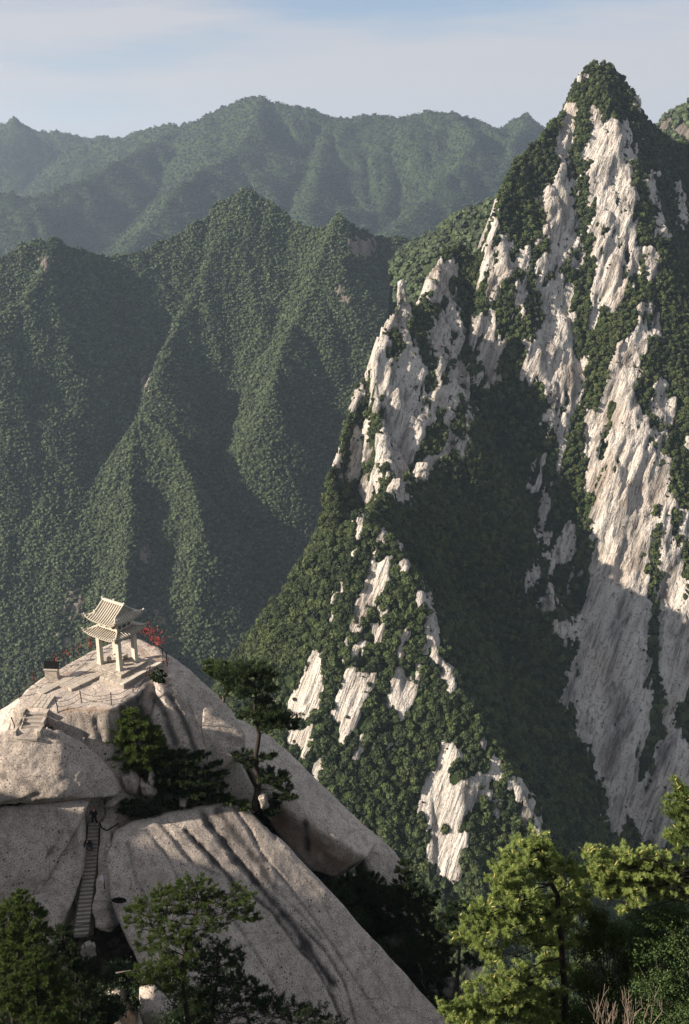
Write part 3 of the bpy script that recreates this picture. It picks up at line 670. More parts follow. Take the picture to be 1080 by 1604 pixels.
# big speckled boulder below the steps
bt = UP([(-60,1150,72.8),(0,1147,73.0),(45,1139,73.2),(92,1141,73.6),(128,1158,74),(155,1183,74),(178,1214,73.6),(187,1240,73.1)])
bf = UP([(184,1247,72.8),(150,1252,71.8),(90,1249,70.8),(30,1253,70.3),(-60,1266,70),(20,1200,71.3),(90,1200,71.8),(150,1218,72.6)])
rk('boulder', [bt+bf+[p+np.array((0, 2.5, -.8)) for p in bf[:5]]], 'broad dark speckled boulder hiding the foot of the upper steps', vox=.17, amp=.14, nl=2.2,
   at=rock_attrs([((0,1215),(40,1225),(60,1250),6,.45), ((20,1160),(80,1152),10,.4)], [((0,1262),(60,1246),3,.8)]))
# lower left rock masses
cf = UP([(-60,1272,70.6),(0,1264,71),(60,1258,71.3),(130,1252,72),(140,1258,71.8),(125,1290,70.6),(104,1330,69.4),(88,1352,68.6),(66,1375,68),(60,1402,67.4),(0,1425,66.6),(-60,1430,66)])
rk('boulder', [cf+[p+np.array((-.5, 5, -1)) for p in cf]], 'rounded granite mass leaning under the speckled boulder at the left edge', vox=.18, amp=.13, nl=2.4, at=rock_attrs([((100,1300),(70,1350),4,.4)]))
c2 = UP([(70,1362,68.8),(104,1322,70),(128,1285,71.4),(133,1275,72),(134,1330,70.4),(131,1372,69),(112,1420,67.2),(98,1452,66.2),(70,1440,66.2),(52,1400,67.5)])
rk('boulder', [c2+[p+np.array((-.8, 4, -1)) for p in c2]], 'smooth upright granite face along the left side of the long stairs', vox=.18, amp=.1, nl=2.4)
c3 = UP([(-60,1425,66.4),(20,1420,66.6),(66,1400,67.2),(95,1450,65.8),(88,1478,65),(20,1500,64),(-60,1500,64)])
rk('boulder', [c3+[p+np.array((0, 5, -2)) for p in c3]], 'shaded granite mass at the left edge behind the leafy trees', vox=.25, amp=.16)
e1 = UP([(157,1287,72.2),(170,1292,72),(176,1330,70.8),(168,1372,69.6),(152,1378,69.5),(156,1330,71)])
rk('boulder', [e1+[p+np.array((.3, 3, -1)) for p in e1]], 'narrow upright stone pillar squeezed beside the long stairs', vox=.12, amp=.12, nl=1.4)
e2 = UP([(150,1378,69),(180,1340,70),(200,1400,68.3),(196,1440,67.2),(170,1462,66.4),(150,1452,66.6),(146,1410,67.8)])
rk('boulder', [e2+[p+np.array((.4, 3, -1)) for p in e2]], 'black stained boulder beside the lower half of the long stairs', vox=.14, amp=.22, nl=1.4, at=rock_attrs([((190,1335),(196,1380),(190,1400),7,.95), ((180,1410),(176,1450),8,.6)]))
e3 = UP([(160,1245,74),(178,1240,74.2),(192,1250,74),(178,1262,73),(168,1266,73),(158,1262,73.2)])
rk('rock', [e3+[p+np.array((.2, 1.6, -.8)) for p in e3]], 'wedge shaped stone jutting out at the top of the long stairs', vox=.1, amp=.08, nl=1.)
# --- the big slab
ds = UP([(180,1302,71.6),(208,1286,73),(250,1276,74.5),(300,1264,75.5),(350,1256,76.2),(388,1268,76.2),(412,1288,75.8),(448,1322,75),(484,1362,74.2),(516,1394,73.6),(545,1442,72.8),(584,1484,72.2),(634,1528,71.6),(676,1572,71),(708,1606,70.6),(745,1660,70)])
dl = UP([(166,1350,69),(176,1420,66.6),(196,1470,65),(240,1560,62.5),(330,1660,61),(480,1700,63),(600,1700,66)])
di = UP([(240,1380,69.6),(330,1450,68.6),(430,1540,67.8)])
D_ST = [((318,1275),(352,1320),(392,1368),(424,1410),(460,1450),(492,1500),(520,1540),8,.95), ((340,1268),(372,1310),(405,1352),(428,1388),7,.8), ((292,1300),(330,1340),(362,1378),(372,1392),5,.9),
        ((372,1392),(398,1405),(430,1432),(462,1480),(490,1508),(520,1560),(540,1610),3.0,.9), ((470,1450),(510,1490),(540,1540),(560,1610),2.2,.7), ((365,1262),(392,1300),(412,1340),2.0,.7), ((395,1270),(425,1300),(432,1312),2.,.8),
        ((440,1400),(480,1440),(505,1470),2,.5), ((250,1290),(300,1350),(345,1370),3,.5), ((405,1330),(450,1385),(500,1450),(560,1540),(600,1600),2.2,.6), ((230,1300),(262,1340),(300,1420),(330,1480),2.5,.5), ((200,1320),(214,1380),(250,1450),3,.45), ((450,1340),(500,1400),(520,1440),2,.4), ((560,1480),(600,1540),(630,1600),2.5,.35), ((330,1400),(380,1460),(430,1540),(460,1600),2,.5), ((300,1440),(360,1500),(420,1604),5,.25)]
D_GR = [((318,1275),(352,1320),(392,1368),(424,1410),(460,1450),(492,1500),(520,1540),5,1.3), ((292,1300),(330,1340),(372,1392),(398,1405),(430,1432),(462,1480),(490,1508),(520,1560),(540,1610),3.5,1.2),
        ((470,1450),(510,1490),(540,1540),(560,1610),3,.9), ((405,1330),(450,1385),(500,1450),(560,1540),(600,1600),2.5,.6), ((230,1300),(262,1340),(300,1420),(330,1480),3,.6), ((330,1400),(380,1460),(430,1540),(460,1600),2.5,.6), ((365,1262),(392,1300),(412,1340),2.5,1.), ((395,1270),(425,1300),(432,1312),2.5,1.), ((250,1285),(300,1345),(340,1420),4,.7)]
rk('granite_slab', [ds+dl+di+[p+np.array((-1.0, 3.5, -2.2)) for p in ds]+[p+np.array((0, 4, -3)) for p in dl]], 'huge pale slab streaked with dark water marks sloping down to the right', vox=.2, sm=5, amp=.10, nl=3.4, cat='rock slab',
   at=rock_attrs(D_ST, D_GR, [((200,1330),(260,1400),8,.25), ((420,1330),(470,1420),8,.15)]))
# --- second slab behind, with brown undercut
es = UP([(366,1124,87),(388,1132,86.5),(425,1152,85.5),(460,1185,84.8),(500,1226,84),(545,1272,83.2),(585,1308,82.6)])
ef = UP([(384,1190,80),(404,1230,79),(438,1262,78.2),(500,1302,77.8),(560,1336,77.6),(576,1343,77.8),(590,1320,80)])
eu = UP([(420,1285,79.4),(450,1330,79.2),(480,1362,79),(524,1376,78.8),(556,1358,79)])
rk('granite_slab', [es+ef+eu+[p+np.array((-1, 3, -5)) for p in es]+[p+np.array((0, 4, -1)) for p in eu]], 'second pale slab behind the tall pine with a brown undercut face', vox=.2, sm=3, amp=.12, nl=3., cat='rock slab',
   at=rock_attrs([((478,1290),(484,1330),6,.9), ((420,1260),(500,1320),(530,1360),9,.4), ((520,1376),(560,1352),(578,1343),2,.8)], [((548,1275),(566,1298),(572,1320),2,1.)], [((430,1280),(500,1330),(530,1355),22,.75)]))
e4 = UP([(556,1282,84),(600,1312,83.4),(628,1345,82.8),(642,1378,82.2),(646,1404,81.8),(600,1402,80),(572,1352,80.4),(560,1320,81)])
rk('granite_slab', [e4+dn(e4, -72, 2)], 'lowest end of the back slab tapering down behind the dark trees', vox=.2, amp=.1, cat='rock slab')
e5 = UP([(345,1205,78),(372,1190,79),(398,1235,79),(400,1275,78.3),(360,1262,77.4),(345,1235,77.4)])
rk('boulder', [e5+[p+np.array((0, 4, -2)) for p in e5]], 'pale granite step between the dome and the tall pine', vox=.16, amp=.08)
# small stones between the bushes
for i, (pl, lb) in enumerate([
  ([(186,1212),(205,1208),(220,1224),(214,1240),(196,1236)], 'grey angular stone above the long stairs next to the green pine'),
  ([(218,1222),(238,1228),(246,1242),(232,1246),(220,1240)], 'flat pale stone lying under the green pine'),
  ([(232,1218),(236,1206),(242,1222),(240,1232)], 'thin upright stone splinter at the foot of the green pine'),
  ([(280,1256),(292,1252),(298,1268),(290,1280),(282,1274)], 'blocky grey stone half hidden among the dark bushes'),
  ([(404,1246),(416,1244),(420,1258),(410,1266)], 'rounded stone beside the trunk of the tall pine'),
  ([(730,1520),(760,1528),(770,1552),(740,1556)], 'brown rock behind the dark pine trunk near the bright pine'),
  ([(215,1566),(240,1560),(270,1590),(275,1620),(220,1620)], 'pale broken rock at the bottom under the spreading pine'),
  ([(160,1570),(185,1560),(215,1600),(210,1630),(165,1620)], 'cracked grey rock at the bottom beside the dark conifers'),
  ]):
    Yb = {0:74.6,1:74.8,2:74.9,3:75.4,4:76.3,5:72.,6:57,7:58}[i]
    a_ = UP([(x, y, Yb) for x, y in pl]); c_ = np.mean(a_, 0); sz_ = np.ptp(np.array(a_), axis=0).max()
    rk('rock', [[p+np.array((0, .35*sz_, 0)) for p in a_]+[p+(c_-p)*.3+np.array((0, -.2*sz_, 0)) for p in a_]+[p*1+np.array((0, .4*sz_, -.6*sz_)) for p in a_]], lb, vox=max(.07, sz_*.06), amp=.06*sz_, nl=sz_*.5, sm=2)
# --- crag body that all of it stands on
def crag_field(X, Y):
    G = [dict(p=[(-300,1260,84),(-60,1215,84),(60,1160,84),(180,1150,84),(300,1180,83),(380,1235,82.5),(470,1320,82),(560,1400,81),(640,1450,79.5),(700,1520,78),(780,1610,76),(860,1720,74),(1000,1900,72)], s=(2.8,.95), A=1.2, L=5, W=400, crest=.3, k=1.)]
    return ridge_field(X, Y, G)
X, Y, Fq = grid(-75, 40, 28, 125, .55)
Zc_ = crag_field(X, Y)+.9*fbm(X/7, Y/7, .2, 5)
Pc = np.stack([X, Y, Zc_], -1)
rockc = np.clip(.25+1.6*fbm(X/3.0, Y/3.0, Zc_/4, 3), 0, 1)
m_, n_ = mat('crag_scree'); t = NT(n_); Pq = t('ShaderNodeNewGeometry').outputs['Position']
cc = t.ramp(t.noise(Pq, .9, 6, .7), [(.35, (.022, .026, .014)), (.5, (.05, .042, .03)), (.66, (.20, .17, .145))])
t.done(cc, t.noise(Pq, 2.5, 6, .7), 1, .4)
tag(ob('crag', mesh_np('crag', Pc.reshape(-1, 3), Fq, m_)), 'dark rocky ground of the foreground crag', kind='structure')
def crag_z(x, y):
    X_, Y_ = np.array([[float(x)]]), np.array([[float(y)]])
    return float(crag_field(X_, Y_)[0, 0]+.9*fbm(X_/7, Y_/7, .2, 5)[0, 0])
# hillside the photographer stands on, just below the picture
X, Y, Fq = grid(-60, 60, -60, 34, 1.2)
Zh = np.where(Y > 0, -1.9-1.22*Y, -1.9+.5*-Y)+.8*fbm(X/6, Y/6, 0, 4)-np.clip(Y-24, 0, 99)*2.5
tag(ob('hillside', mesh_np('hillside', np.stack([X, Y, Zh], -1).reshape(-1, 3), Fq, m_)), 'steep near hillside under the viewpoint', kind='structure')
# ============================================================= PAVILION AND TERRACE
PZ = -42.7; PC = np.array((-20.60, 82.0, PZ)); PYAW = R(-33)
def frame(u, v, z=0.):
    c, s = math.cos(PYAW), math.sin(PYAW); return np.array((PC[0]+u*c-v*s, PC[1]+u*s+v*c, PZ+z))
pav = empty('stone_pavilion', PC, 'small cream stone pavilion with two tiled roofs standing on the dome', 'pavilion', rz=PYAW)
def child(mb, name, mt, par=pav, **k): return mb.build(name, M[mt], par, **k)
for sx_, sy_ in ((-1,-1),(1,-1),(1,1),(-1,1)):
    o = child(MB().box((sx_*1.2, sy_*.97, 1.42), (.42, .42, 2.84), taper=.92), 'column', 'stone', bevel=.015)
    MB().box((sx_*1.2, sy_*.97, .09), (.50, .50, .18)).build('base', M['stone'], o)
for (c, s_) in (((0,-.97,2.98),(2.78,.24,.34)), ((0,.97,2.98),(2.78,.24,.34)), ((-1.2,0,2.98),(.24,1.70,.34)), ((1.2,0,2.98),(.24,1.70,.34))):
    child(MB().box(c, s_), 'lintel', 'stone', bevel=.01)
for sy_ in (-1, 1):                       # curved brackets at the column heads
    for sx_ in (-1, 1):
        child(MB().box((sx_*.90, sy_*.97, 2.74), (.36, .16, .14)), 'bracket', 'stone')
        child(MB().box((sx_*1.2, sy_*.68, 2.74), (.16, .34, .14)), 'bracket', 'stone')
def h_low(x, y):
    zl = 3.30+.34*(np.clip((2.02-abs(y))/1.1, 0, 1))**1.15; ze = 3.30+.34*(np.clip((2.0-abs(x))/.85, 0, 1))**1.15
    return min(zl, ze)+.30*(abs(x)/2.0*abs(y)/2.02)**4
def h_up(x, y):
    zl = 4.66+1.24*(np.clip(1-abs(y)/1.80, 0, 1))**1.18; ze = 4.66+.52*(np.clip((1.86-abs(x))/.64, 0, 1))**1.1
    return (zl if abs(x) <= 1.221 else min(zl, ze))+.32*(abs(x)/1.86*abs(y)/1.80)**4
def shell(h, xs, ys, th, name, skip=None):
    V, Fc = [], []; nx, ny = len(xs), len(ys)
    for k in (0, 1):
        for y in ys:
            for x in xs: V.append((x, y, h(x, y)-k*th))
    q = lambda i, j, k: k*nx*ny+j*nx+i
    for j in range(ny-1):
        for i in range(nx-1):
            if skip and skip((xs[i]+xs[i+1])/2, (ys[j]+ys[j+1])/2): continue
            Fc.append((q(i,j,0), q(i+1,j,0), q(i+1,j+1,0), q(i,j+1,0))); Fc.append((q(i,j,1), q(i,j+1,1), q(i+1,j+1,1), q(i+1,j,1)))
    for i in range(nx-1):
        Fc.append((q(i,0,0), q(i,0,1), q(i+1,0,1), q(i+1,0,0))); Fc.append((q(i,ny-1,0), q(i+1,ny-1,0), q(i+1,ny-1,1), q(i,ny-1,1)))
    for j in range(ny-1):
        Fc.append((q(0,j,0), q(0,j+1,0), q(0,j+1,1), q(0,j,1))); Fc.append((q(nx-1,j,0), q(nx-1,j,1), q(nx-1,j+1,1), q(nx-1,j+1,0)))
    return MB().add(V, Fc).build(name, M['roofbed'], pav)
def rows(h, hx, hy, inx, iny, roof, st=.25):
    n = int(2*hx/st)
    for i in range(n):
        x = -hx+(i+.5)*2*hx/n
        for s_ in (-1, 1):
            y1 = iny
            if abs(x) > inx: y1 = iny+(abs(x)-inx)*(hy-iny)/(hx-inx)
            if hy-y1 < .12: continue
            P_ = [(x, s_*y, h(x, s_*y)+.045) for y in np.linspace(hy+.03, y1, 6)]
            MB().tube(P_, .066, 6).build('tile_row', M['stone'], roof, smooth=True)
    n = int(2*hy/st)
    for i in range(n):
        y = -hy+(i+.5)*2*hy/n
        for s_ in (-1, 1):
            x1 = max(inx, 0)
            lim = iny if iny > 0 else (hy*.62)
            if abs(y) > lim: x1 = inx+(abs(y)-lim)*(hx-inx)/(hy-lim)
            if hx-x1 < .12: continue
            P_ = [(s_*x, y, h(s_*x, y)+.045) for x in np.linspace(hx+.03, max(x1, inx+.03), 5)]
            MB().tube(P_, .066, 6).build('tile_row', M['stone'], roof, smooth=True)
xs = sorted(set(list(np.linspace(-2.0, 2.0, 23))+[-1.18, 1.18])); ys = sorted(set(list(np.linspace(-2.02, 2.02, 23))+[-.94, .94]))
low = shell(h_low, xs, ys, .13, 'lower_roof')
rows(h_low, 2.0, 2.02, 1.18, .94, low)
xs = sorted(list(np.linspace(-1.86, -1.222, 6))+list(np.linspace(-1.22, 1.22, 13))+list(np.linspace(1.222, 1.86, 6))); ys = list(np.linspace(-1.80, 1.80, 27))
upr = shell(h_up, xs, ys, .13, 'upper_roof')
rows(h_up, 1.86, 1.80, 1.22, 0.0, upr)
for s_ in (-1, 1):                        # verge ridges down the gables, hip ridges to the corners
    for q in (-1, 1):
        MB().tube([(s_*1.24, q*y, h_up(1.2, y)+.10) for y in np.linspace(.02, 1.14, 8)], [.085]*7+[.12], 6).build('verge_ridge', M['stone'], upr)
        MB().tube([(s_*x, q*y, h_up(x-.01, y)+.09) for x, y in zip(np.linspace(1.24, 1.90, 8), np.linspace(1.12, 1.84, 8))], [.07]*7+[.09], 6).build('hip_ridge', M['stone'], upr)
        MB().tube([(s_*x, q*y, h_low(x, y)+.09) for x, y in zip(np.linspace(1.18, 2.03, 8), np.linspace(.94, 2.05, 8))], [.07]*7+[.09], 6).build('hip_ridge', M['stone'], low)
    MB().tube([(s_*1.30, 0, 6.02), (s_*1.34, 0, 6.16), (s_*1.28, 0, 6.26)], [.10, .09, .05], 7).build('finial', M['stone'], upr)
    MB().tube([(s_*1.30, q*.98, 5.12) if False else (s_*1.30, 1.14*q, h_up(1.2, 1.14)+.22) for q in (-.999, -1.0)], [.1, .06], 6).build('finial', M['stone'], upr)
    MB().add([(s_*1.18, -.80, 5.15), (s_*1.18, .80, 5.15), (s_*1.18, 0, 5.80), (s_*1.05, -.80, 5.15), (s_*1.05, .80, 5.15), (s_*1.05, 0, 5.80)], [(0,1,2), (3,5,4), (0,3,4,1), (1,4,5,2), (2,5,3,0)]).build('gable', M['wallstone'], upr)
MB().box((0, 0, 5.99), (2.62, .20, .22)).build('ridge_beam', M['stone'], upr, bevel=.03)
child(MB().box((0, 0, 3.70), (2.30, 1.84, .20)), 'sill_course', 'stone'); child(MB().box((0, 0, 4.52), (2.30, 1.84, .26)), 'band_beam', 'stone')
child(MB().box((0, 0, 4.10), (1.6, 1.1, .60)), 'inner_shade_box', 'black')  # black box stands in for the shade behind the upper openings
for x in (-1.03, -.38, .38, 1.03):
    for s_ in (-1, 1): child(MB().box((x, s_*.81, 4.095), (.24 if abs(x) > .6 else .20, .2, .58)), 'stub_post', 'stone')
for y in (-.3, .3):
    for s_ in (-1, 1): child(MB().box((s_*1.04, y, 4.095), (.2, .18, .58)), 'stub_post', 'stone')
# plinth and terrace, each stone a piece
def deck(name, u0, u1, v0, v1, z, h, su, sv, label, curb=None, cat='terrace'):
    e = empty(name, frame((u0+u1)/2, (v0+v1)/2, z), label, cat, rz=PYAW)
    W_, D_ = u1-u0, v1-v0
    MB().box((0, 0, -h/2-.06), (W_-.12, D_-.12, h-.10)).build('core', M['wallstone'], e)
    nu, nv = max(1, round(W_/su)), max(1, round(D_/sv))
    for j in range(nv):
        off = (j % 2)*.5
        ed = [max(0, min(nu, i+off)) for i in range(-1, nu+1)]
        ed = sorted(set(ed+[0, nu]))
        for a, b in zip(ed[:-1], ed[1:]):
            uu, wv = -W_/2+(a+b)/2*W_/nu, (b-a)*W_/nu
            MB().box((uu, -D_/2+(j+.5)*D_/nv, -.06+rng.uniform(-.012, .012)), (wv-.06, D_/nv-.06, .13), jit=.018).build('paving_slab', M['paving'], e)
    nc = max(1, round((h-.1)/.33))
    for c in range(nc):
        z_ = -.13-(c+.5)*(h-.13)/nc
        for (ax, ln, fx) in (('u', W_, -D_/2), ('v', D_, W_/2)):
            n_ = max(2, round(ln/.55)); cut = [0]+[i+.5*(c % 2)+rng.uniform(-.12, .12) for i in range(1-(c % 2), n_) if 0 < i+.5*(c % 2) < n_]+[n_]
            for a, b in zip(cut[:-1], cut[1:]):
                m_ = -ln/2+(a+b)/2*ln/n_; w_ = (b-a)*ln/n_-.03
                if ax == 'u': MB().box((m_, fx+.09, z_), (w_, .22, (h-.13)/nc-.025), jit=.012).build('stone_block', M['wallstone'], e)
                else: MB().box((fx-.09, m_, z_), (.22, w_, (h-.13)/nc-.025), jit=.012).build('stone_block', M['wallstone'], e)
    return e
deck('plinth', -2.05, 2.05, -1.7, 1.7, 0, .34, .82, .68, 'paved stone plinth directly under the pavilion columns', cat='plinth')
deck('stone_terrace', .1, 3.1, -2.45, 2.5, -.30, 1.05, .62, .5, 'low masonry terrace wrapping the right side of the plinth')
# long kerb slabs on the terrace edge
for i in range(4):
    o = MB().box((0, 0, 0), (.42, 1.2, .10), jit=.01).build('kerb_slab', M['stone']); o.location = frame(2.86, -1.85+i*1.23, -.24); o.rotation_euler = (0, 0, PYAW)
    tag(o, ['front', 'second', 'third', 'rear'][i]+' long pale kerb slab along the terrace edge right of the pavilion', 'kerb', 'kerb slabs along the terrace')
# table and stools
tb = empty('stone_table', frame(.15, .1), 'stone table with a slab top under the pavilion roof', 'table', rz=PYAW)
MB().tube([(0, 0, 0), (0, 0, .3), (0, 0, .66)], [.26, .2, .24], 10).build('pedestal', M['stone'], tb); MB().box((0, 0, .73), (1.0, .85, .12)).build('tabletop', M['stone'], tb, bevel=.02)
for (u, v, lb) in ((-.75, -.35, 'drum shaped stone stool left of the table in the pavilion'), (.75, -.25, 'pinkish drum stool right of the table in the pavilion'), (.1, .85, 'drum shaped stone stool behind the table in the pavilion')):
    o = MB().tube([(0, 0, 0), (0, 0, .12), (0, 0, .24), (0, 0, .36), (0, 0, .46)], [.17, .22, .23, .22, .18], 12).build('stone_stool', M['paving'], smooth=True); o.location = frame(u, v)
    tag(o, lb, 'stool', 'stools in the pavilion')
# plaque
pq = empty('stone_plaque', UZ(83, 1064, PT), 'black slab tilted on a pale stone pedestal left of the pavilion', 'plaque', rz=R(-4))
MB().box((0, 0, .10), (1.45, .85, .2)).build('base', M['paving'], pq); MB().box((0, 0, .62), (1.15, .6, .86), taper=.94).build('pedestal', M['paving'], pq, bevel=.02)
MB().box((0, 0, 1.09), (1.3, .75, .10)).build('cap_stone', M['paving'], pq)
MB().box((0, .02, 1.40), (1.32, .16, .72), M=Matrix.Rotation(R(-28), 3, 'X')).build('slab', M['black'], pq)
# path of slabs and flagstones
pa = empty('stone_path', UZ(120, 1072, PT), 'slab path rising from the landing to the pavilion plinth', 'path')
o0 = UZ(120, 1072, PT)
def flag(quad, th=.14, nm='flagstone', mt='paving', par=pa, o0=o0, up_=.12):
    Q = [np.array(q)-o0+np.array((0, 0, up_+rng.uniform(0, .02))) for q in quad]; c = np.mean(Q, 0)
    Q = [c+(q-c)*(1-.05/max(.06, np.linalg.norm(q-c))) for q in Q]
    MB().add(Q+[q+np.array((0, 0, -th)) for q in Q], [(3,2,1,0),(4,5,6,7),(0,1,5,4),(1,2,6,5),(2,3,7,6),(3,0,4,7)]).build(nm, M[mt], par)
def strip(A, B, C, D_, n, m, **k):       # A-B near edge, D-C far edge
    A, B, C, D_ = [UZ(*p) for p in (A, B, C, D_)]
    for j in range(m):
        cut = np.sort(np.concatenate([[0, 1], (np.arange(1, n)+rng.uniform(-.2, .2, n-1))/n]))
        for a, b in zip(cut[:-1], cut[1:]):
            g = lambda s, q: (A*(1-s)+B*s)*(1-q)+(D_*(1-s)+C*s)*q
            flag([g(a, j/m), g(b, j/m), g(b, (j+1)/m), g(a, (j+1)/m)], **k)
strip((112,1084,PT),(166,1058,PT),(160,1055,PT),(106,1080,PT), 3, 1, nm='kerb_slab', th=.3, up_=.24)
strip((106,1080,PT),(160,1055,PT),(146,1051,PT),(92,1078,PT), 8, 3, up_=.22, th=.3)
strip((66,1092,PT),(144,1051,PT),(136,1048,PT),(58,1086,PT), 3, 1, nm='kerb_slab', th=.3, up_=.24)
strip((46,1112,PT-.2),(74,1114,PT-.2),(88,1094,PT),(62,1092,PT), 4, 4, up_=.34, th=.4)
# upper steps
us = empty('stone_steps', UZ(57, 1116, PT-.25), 'short upper flight of pale stone steps between two kerbs', 'steps')
o1 = UZ(57, 1116, PT-.25)
for k in range(7):
    MB().box((-.03*k, -.36*k, -.18*k-.10), (1.66, .42, .20), jit=.012).build('step', M['wallstone'], us)
for s_ in (-1, 1):
    for k in range(3): MB().box((s_*1.0-.09*k-.05, -.1-.84*k, -.36*k+.02), (.24, .80, .40), jit=.02).build('kerb_stone', M['paving'], us)
# ------------------------------------------------------------- chain fences
def post(px, py, Z=None, Y=None, h=1.25, lab='', rs=0):
    P_ = UZ(px, py, Z) if Z is not None else U(px, py, Y)
    e = empty('fence_post', P_, lab, 'post', 'iron posts of the chain fence')
    MB().tube([(0, 0, -.2), (.02, .01, h*.5), (.03*rs, 0, h)], .045, 6).build('shaft', M['iron'], e)
    MB().tube([(.03*rs, 0, h-.02), (.03*rs, 0, h+.08)], [.07, .03], 6).build('cap', M['iron'], e)
    return np.array(P_)+np.array((0, 0, h*.92))
def chain(A, B, sag, name='chain', lab='', r=.022):
    for k, dz in enumerate((0, -.5)):
        P_ = [A*(1-t_)+B*t_+np.array((0, 0, dz-sag*4*t_*(1-t_))) for t_ in np.linspace(0, 1, 12)]
        o = MB().tube(P_, r, 5).build(name, M['iron']); tag(o, ('upper ' if k == 0 else 'lower ')+lab, 'chain', 'chains of the fence')
REAR = [(-14,1112),(32,1099),(54,1075),(88,1045),(100,1040),(116,1036),(124,1028),(143,1020),(168,1009),(228,999),(240,1006),(255.5,1036),(262,1042)]
plab = ['at the left edge of the picture','above the left end of the upper steps','left of the black plaque','right behind the black plaque','just right of the black plaque','tall and thick in front of the forest','short, beside the tall one','at the ribbon bundle left of the pavilion','behind the left column of the pavilion','among the red ribbons behind the pavilion','at the rear right of the dome','tall at the right corner of the terrace','leaning at the edge right of the terrace']
tops = [post(x, y, Z=PT-(.5 if x < 40 else .05), h=1.35 if x > 40 else 1.2, lab='rusty iron post '+plab[i]) for i, (x, y) in enumerate(REAR)]
seg = ['left end','stretch above the upper steps','stretch left of the plaque','stretch behind the plaque','stretch right of the plaque','stretch in front of the forest','stretch left of the ribbons','stretch behind the left column','stretch behind the pavilion','ribboned stretch behind the pavilion','rear right bend','terrace corner']
for i in range(len(tops)-1): chain(tops[i], tops[i+1], .10, lab='rusty chain of the rear fence, '+seg[i])
FR = [(23.6,1146,PT-1.4,'on the pale rock left of the upper steps'),(91,1118,PT-.35,'leaning beside the right kerb of the upper steps'),(128,1104,PT-.25,'on the brow in front of the slab path'),(175,1107,PT-.2,'tilted, below the front corner of the terrace'),(209,1093,PT-.5,'in the dark cleft under the terrace'),(234,1064,PT-.2,'against the terrace wall on the right')]
ft = [post(x, y, Z=z, h=1.3, lab='rusty iron post '+l, rs=(i*2-5)) for i, (x, y, z, l) in enumerate(FR)]
fl = ['beside the upper steps','in front of the slab path','across the bare rock below the path','to the dark cleft','up to the terrace wall']
for i in range(1, len(ft)-1): chain(ft[i], ft[i+1], .28, lab='sagging chain of the front fence '+fl[i])
# red ribbons
def ribbons(P_, n, spread, label):
    V, Fc = [], []
    r = np.random.default_rng(int(abs(P_[0]*77+P_[1]*13)))
    for i in range(n):
        c = P_+r.normal(size=3)*np.array(spread); ln = r.uniform(.12, .34); w_ = r.uniform(.02, .05); a = r.uniform(0, 3.1)
        dx_, dy_ = math.cos(a)*w_, math.sin(a)*w_; b = len(V)
        for s in range(4):
            k = r.normal(size=2)*.05
            V += [(c[0]-dx_+k[0], c[1]-dy_+k[1], c[2]-ln*s/3), (c[0]+dx_+k[0], c[1]+dy_+k[1], c[2]-ln*s/3)]
        for s in range(3): Fc.append((b+2*s, b+2*s+1, b+2*s+3, b+2*s+2))
    o = MB().add(V, Fc).build('red_ribbons', M['red']); tag(o, label, 'ribbons', 'red ribbon bundles tied to the fence')
def mid(i, t_=.5): return tops[i]*(1-t_)+tops[i+1]*t_
for P_, n, sp, lb in ((tops[2]-(0,0,.3), 5, (.15,.15,.2), 'few red ribbons on the post left of the black plaque'), (tops[3]-(0,0,.2), 8, (.1,.1,.25), 'red ribbon bundle standing up right behind the plaque'), (mid(4)-(0,0,.1), 7, (.3,.2,.12), 'red ribbon bundle just right of the plaque'),
    (mid(6)-(0,0,.2), 4, (.5,.2,.12), 'loose red ribbons left of the pavilion'), (tops[7]-(0,0,.2), 18, (.15,.15,.3), 'thick red ribbon bundle on the post left of the pavilion'), (mid(8,.12)-(0,0,.1), 10, (.6,.2,.15), 'red ribbons seen between the pavilion columns'),
    (mid(8,.9)-(0,0,.1), 70, (.55,.3,.2), 'largest mass of red ribbons right behind the pavilion'), (tops[10]-(0,0,.15), 60, (.5,.4,.22), 'bright red ribbon bundle at the rear right of the dome'), (mid(10,.5)-(0,0,.15), 45, (.4,.5,.25), 'red ribbons trailing down the right rear chain'),
    (tops[12]-(0,0,.6), 14, (.2,.2,.3), 'red ribbon knot on the leaning post right of the terrace'), (ft[5]-(0,0,.4), 10, (.3,.3,.3), 'few red ribbons in the dark cleft under the terrace')):
    ribbons(np.array(P_, float), n, sp, lb)
# ------------------------------------------------------------- long stairs
SA, SB, SC_ = U(148,1284,72.6), U(142,1350,70.2), U(127,1462,66.0)
st_e = empty('stone_stairs', SA, 'long narrow flight of worn stone steps climbing between the boulders', 'stairs')
NSTEP = 30
def stair_pt(t_):
    return SA*(1-t_)**2+2*(SB*1.0)*t_*(1-t_)+SC_*t_**2 if False else (SA*(1-t_/.38)+SB*(t_/.38) if t_ < .38 else SB*(1-(t_-.38)/.62)+SC_*((t_-.38)/.62))
for k in range(NSTEP):
    P_ = stair_pt(k/(NSTEP-1))-SA; w_ = .86+.30*k/NSTEP
    MB().box(P_+np.array((0, .10, -.16)), (w_, .36, .30), rz=R(6+rng.uniform(-3, 3)), jit=.02).build('step', M['wallstone'], st_e)
MB().tube([stair_pt(t_)-SA+np.array((0, .9, -.9)) for t_ in np.linspace(0, 1, 10)], .75, 8).build('stair_bed', M['granite_dark'], st_e)
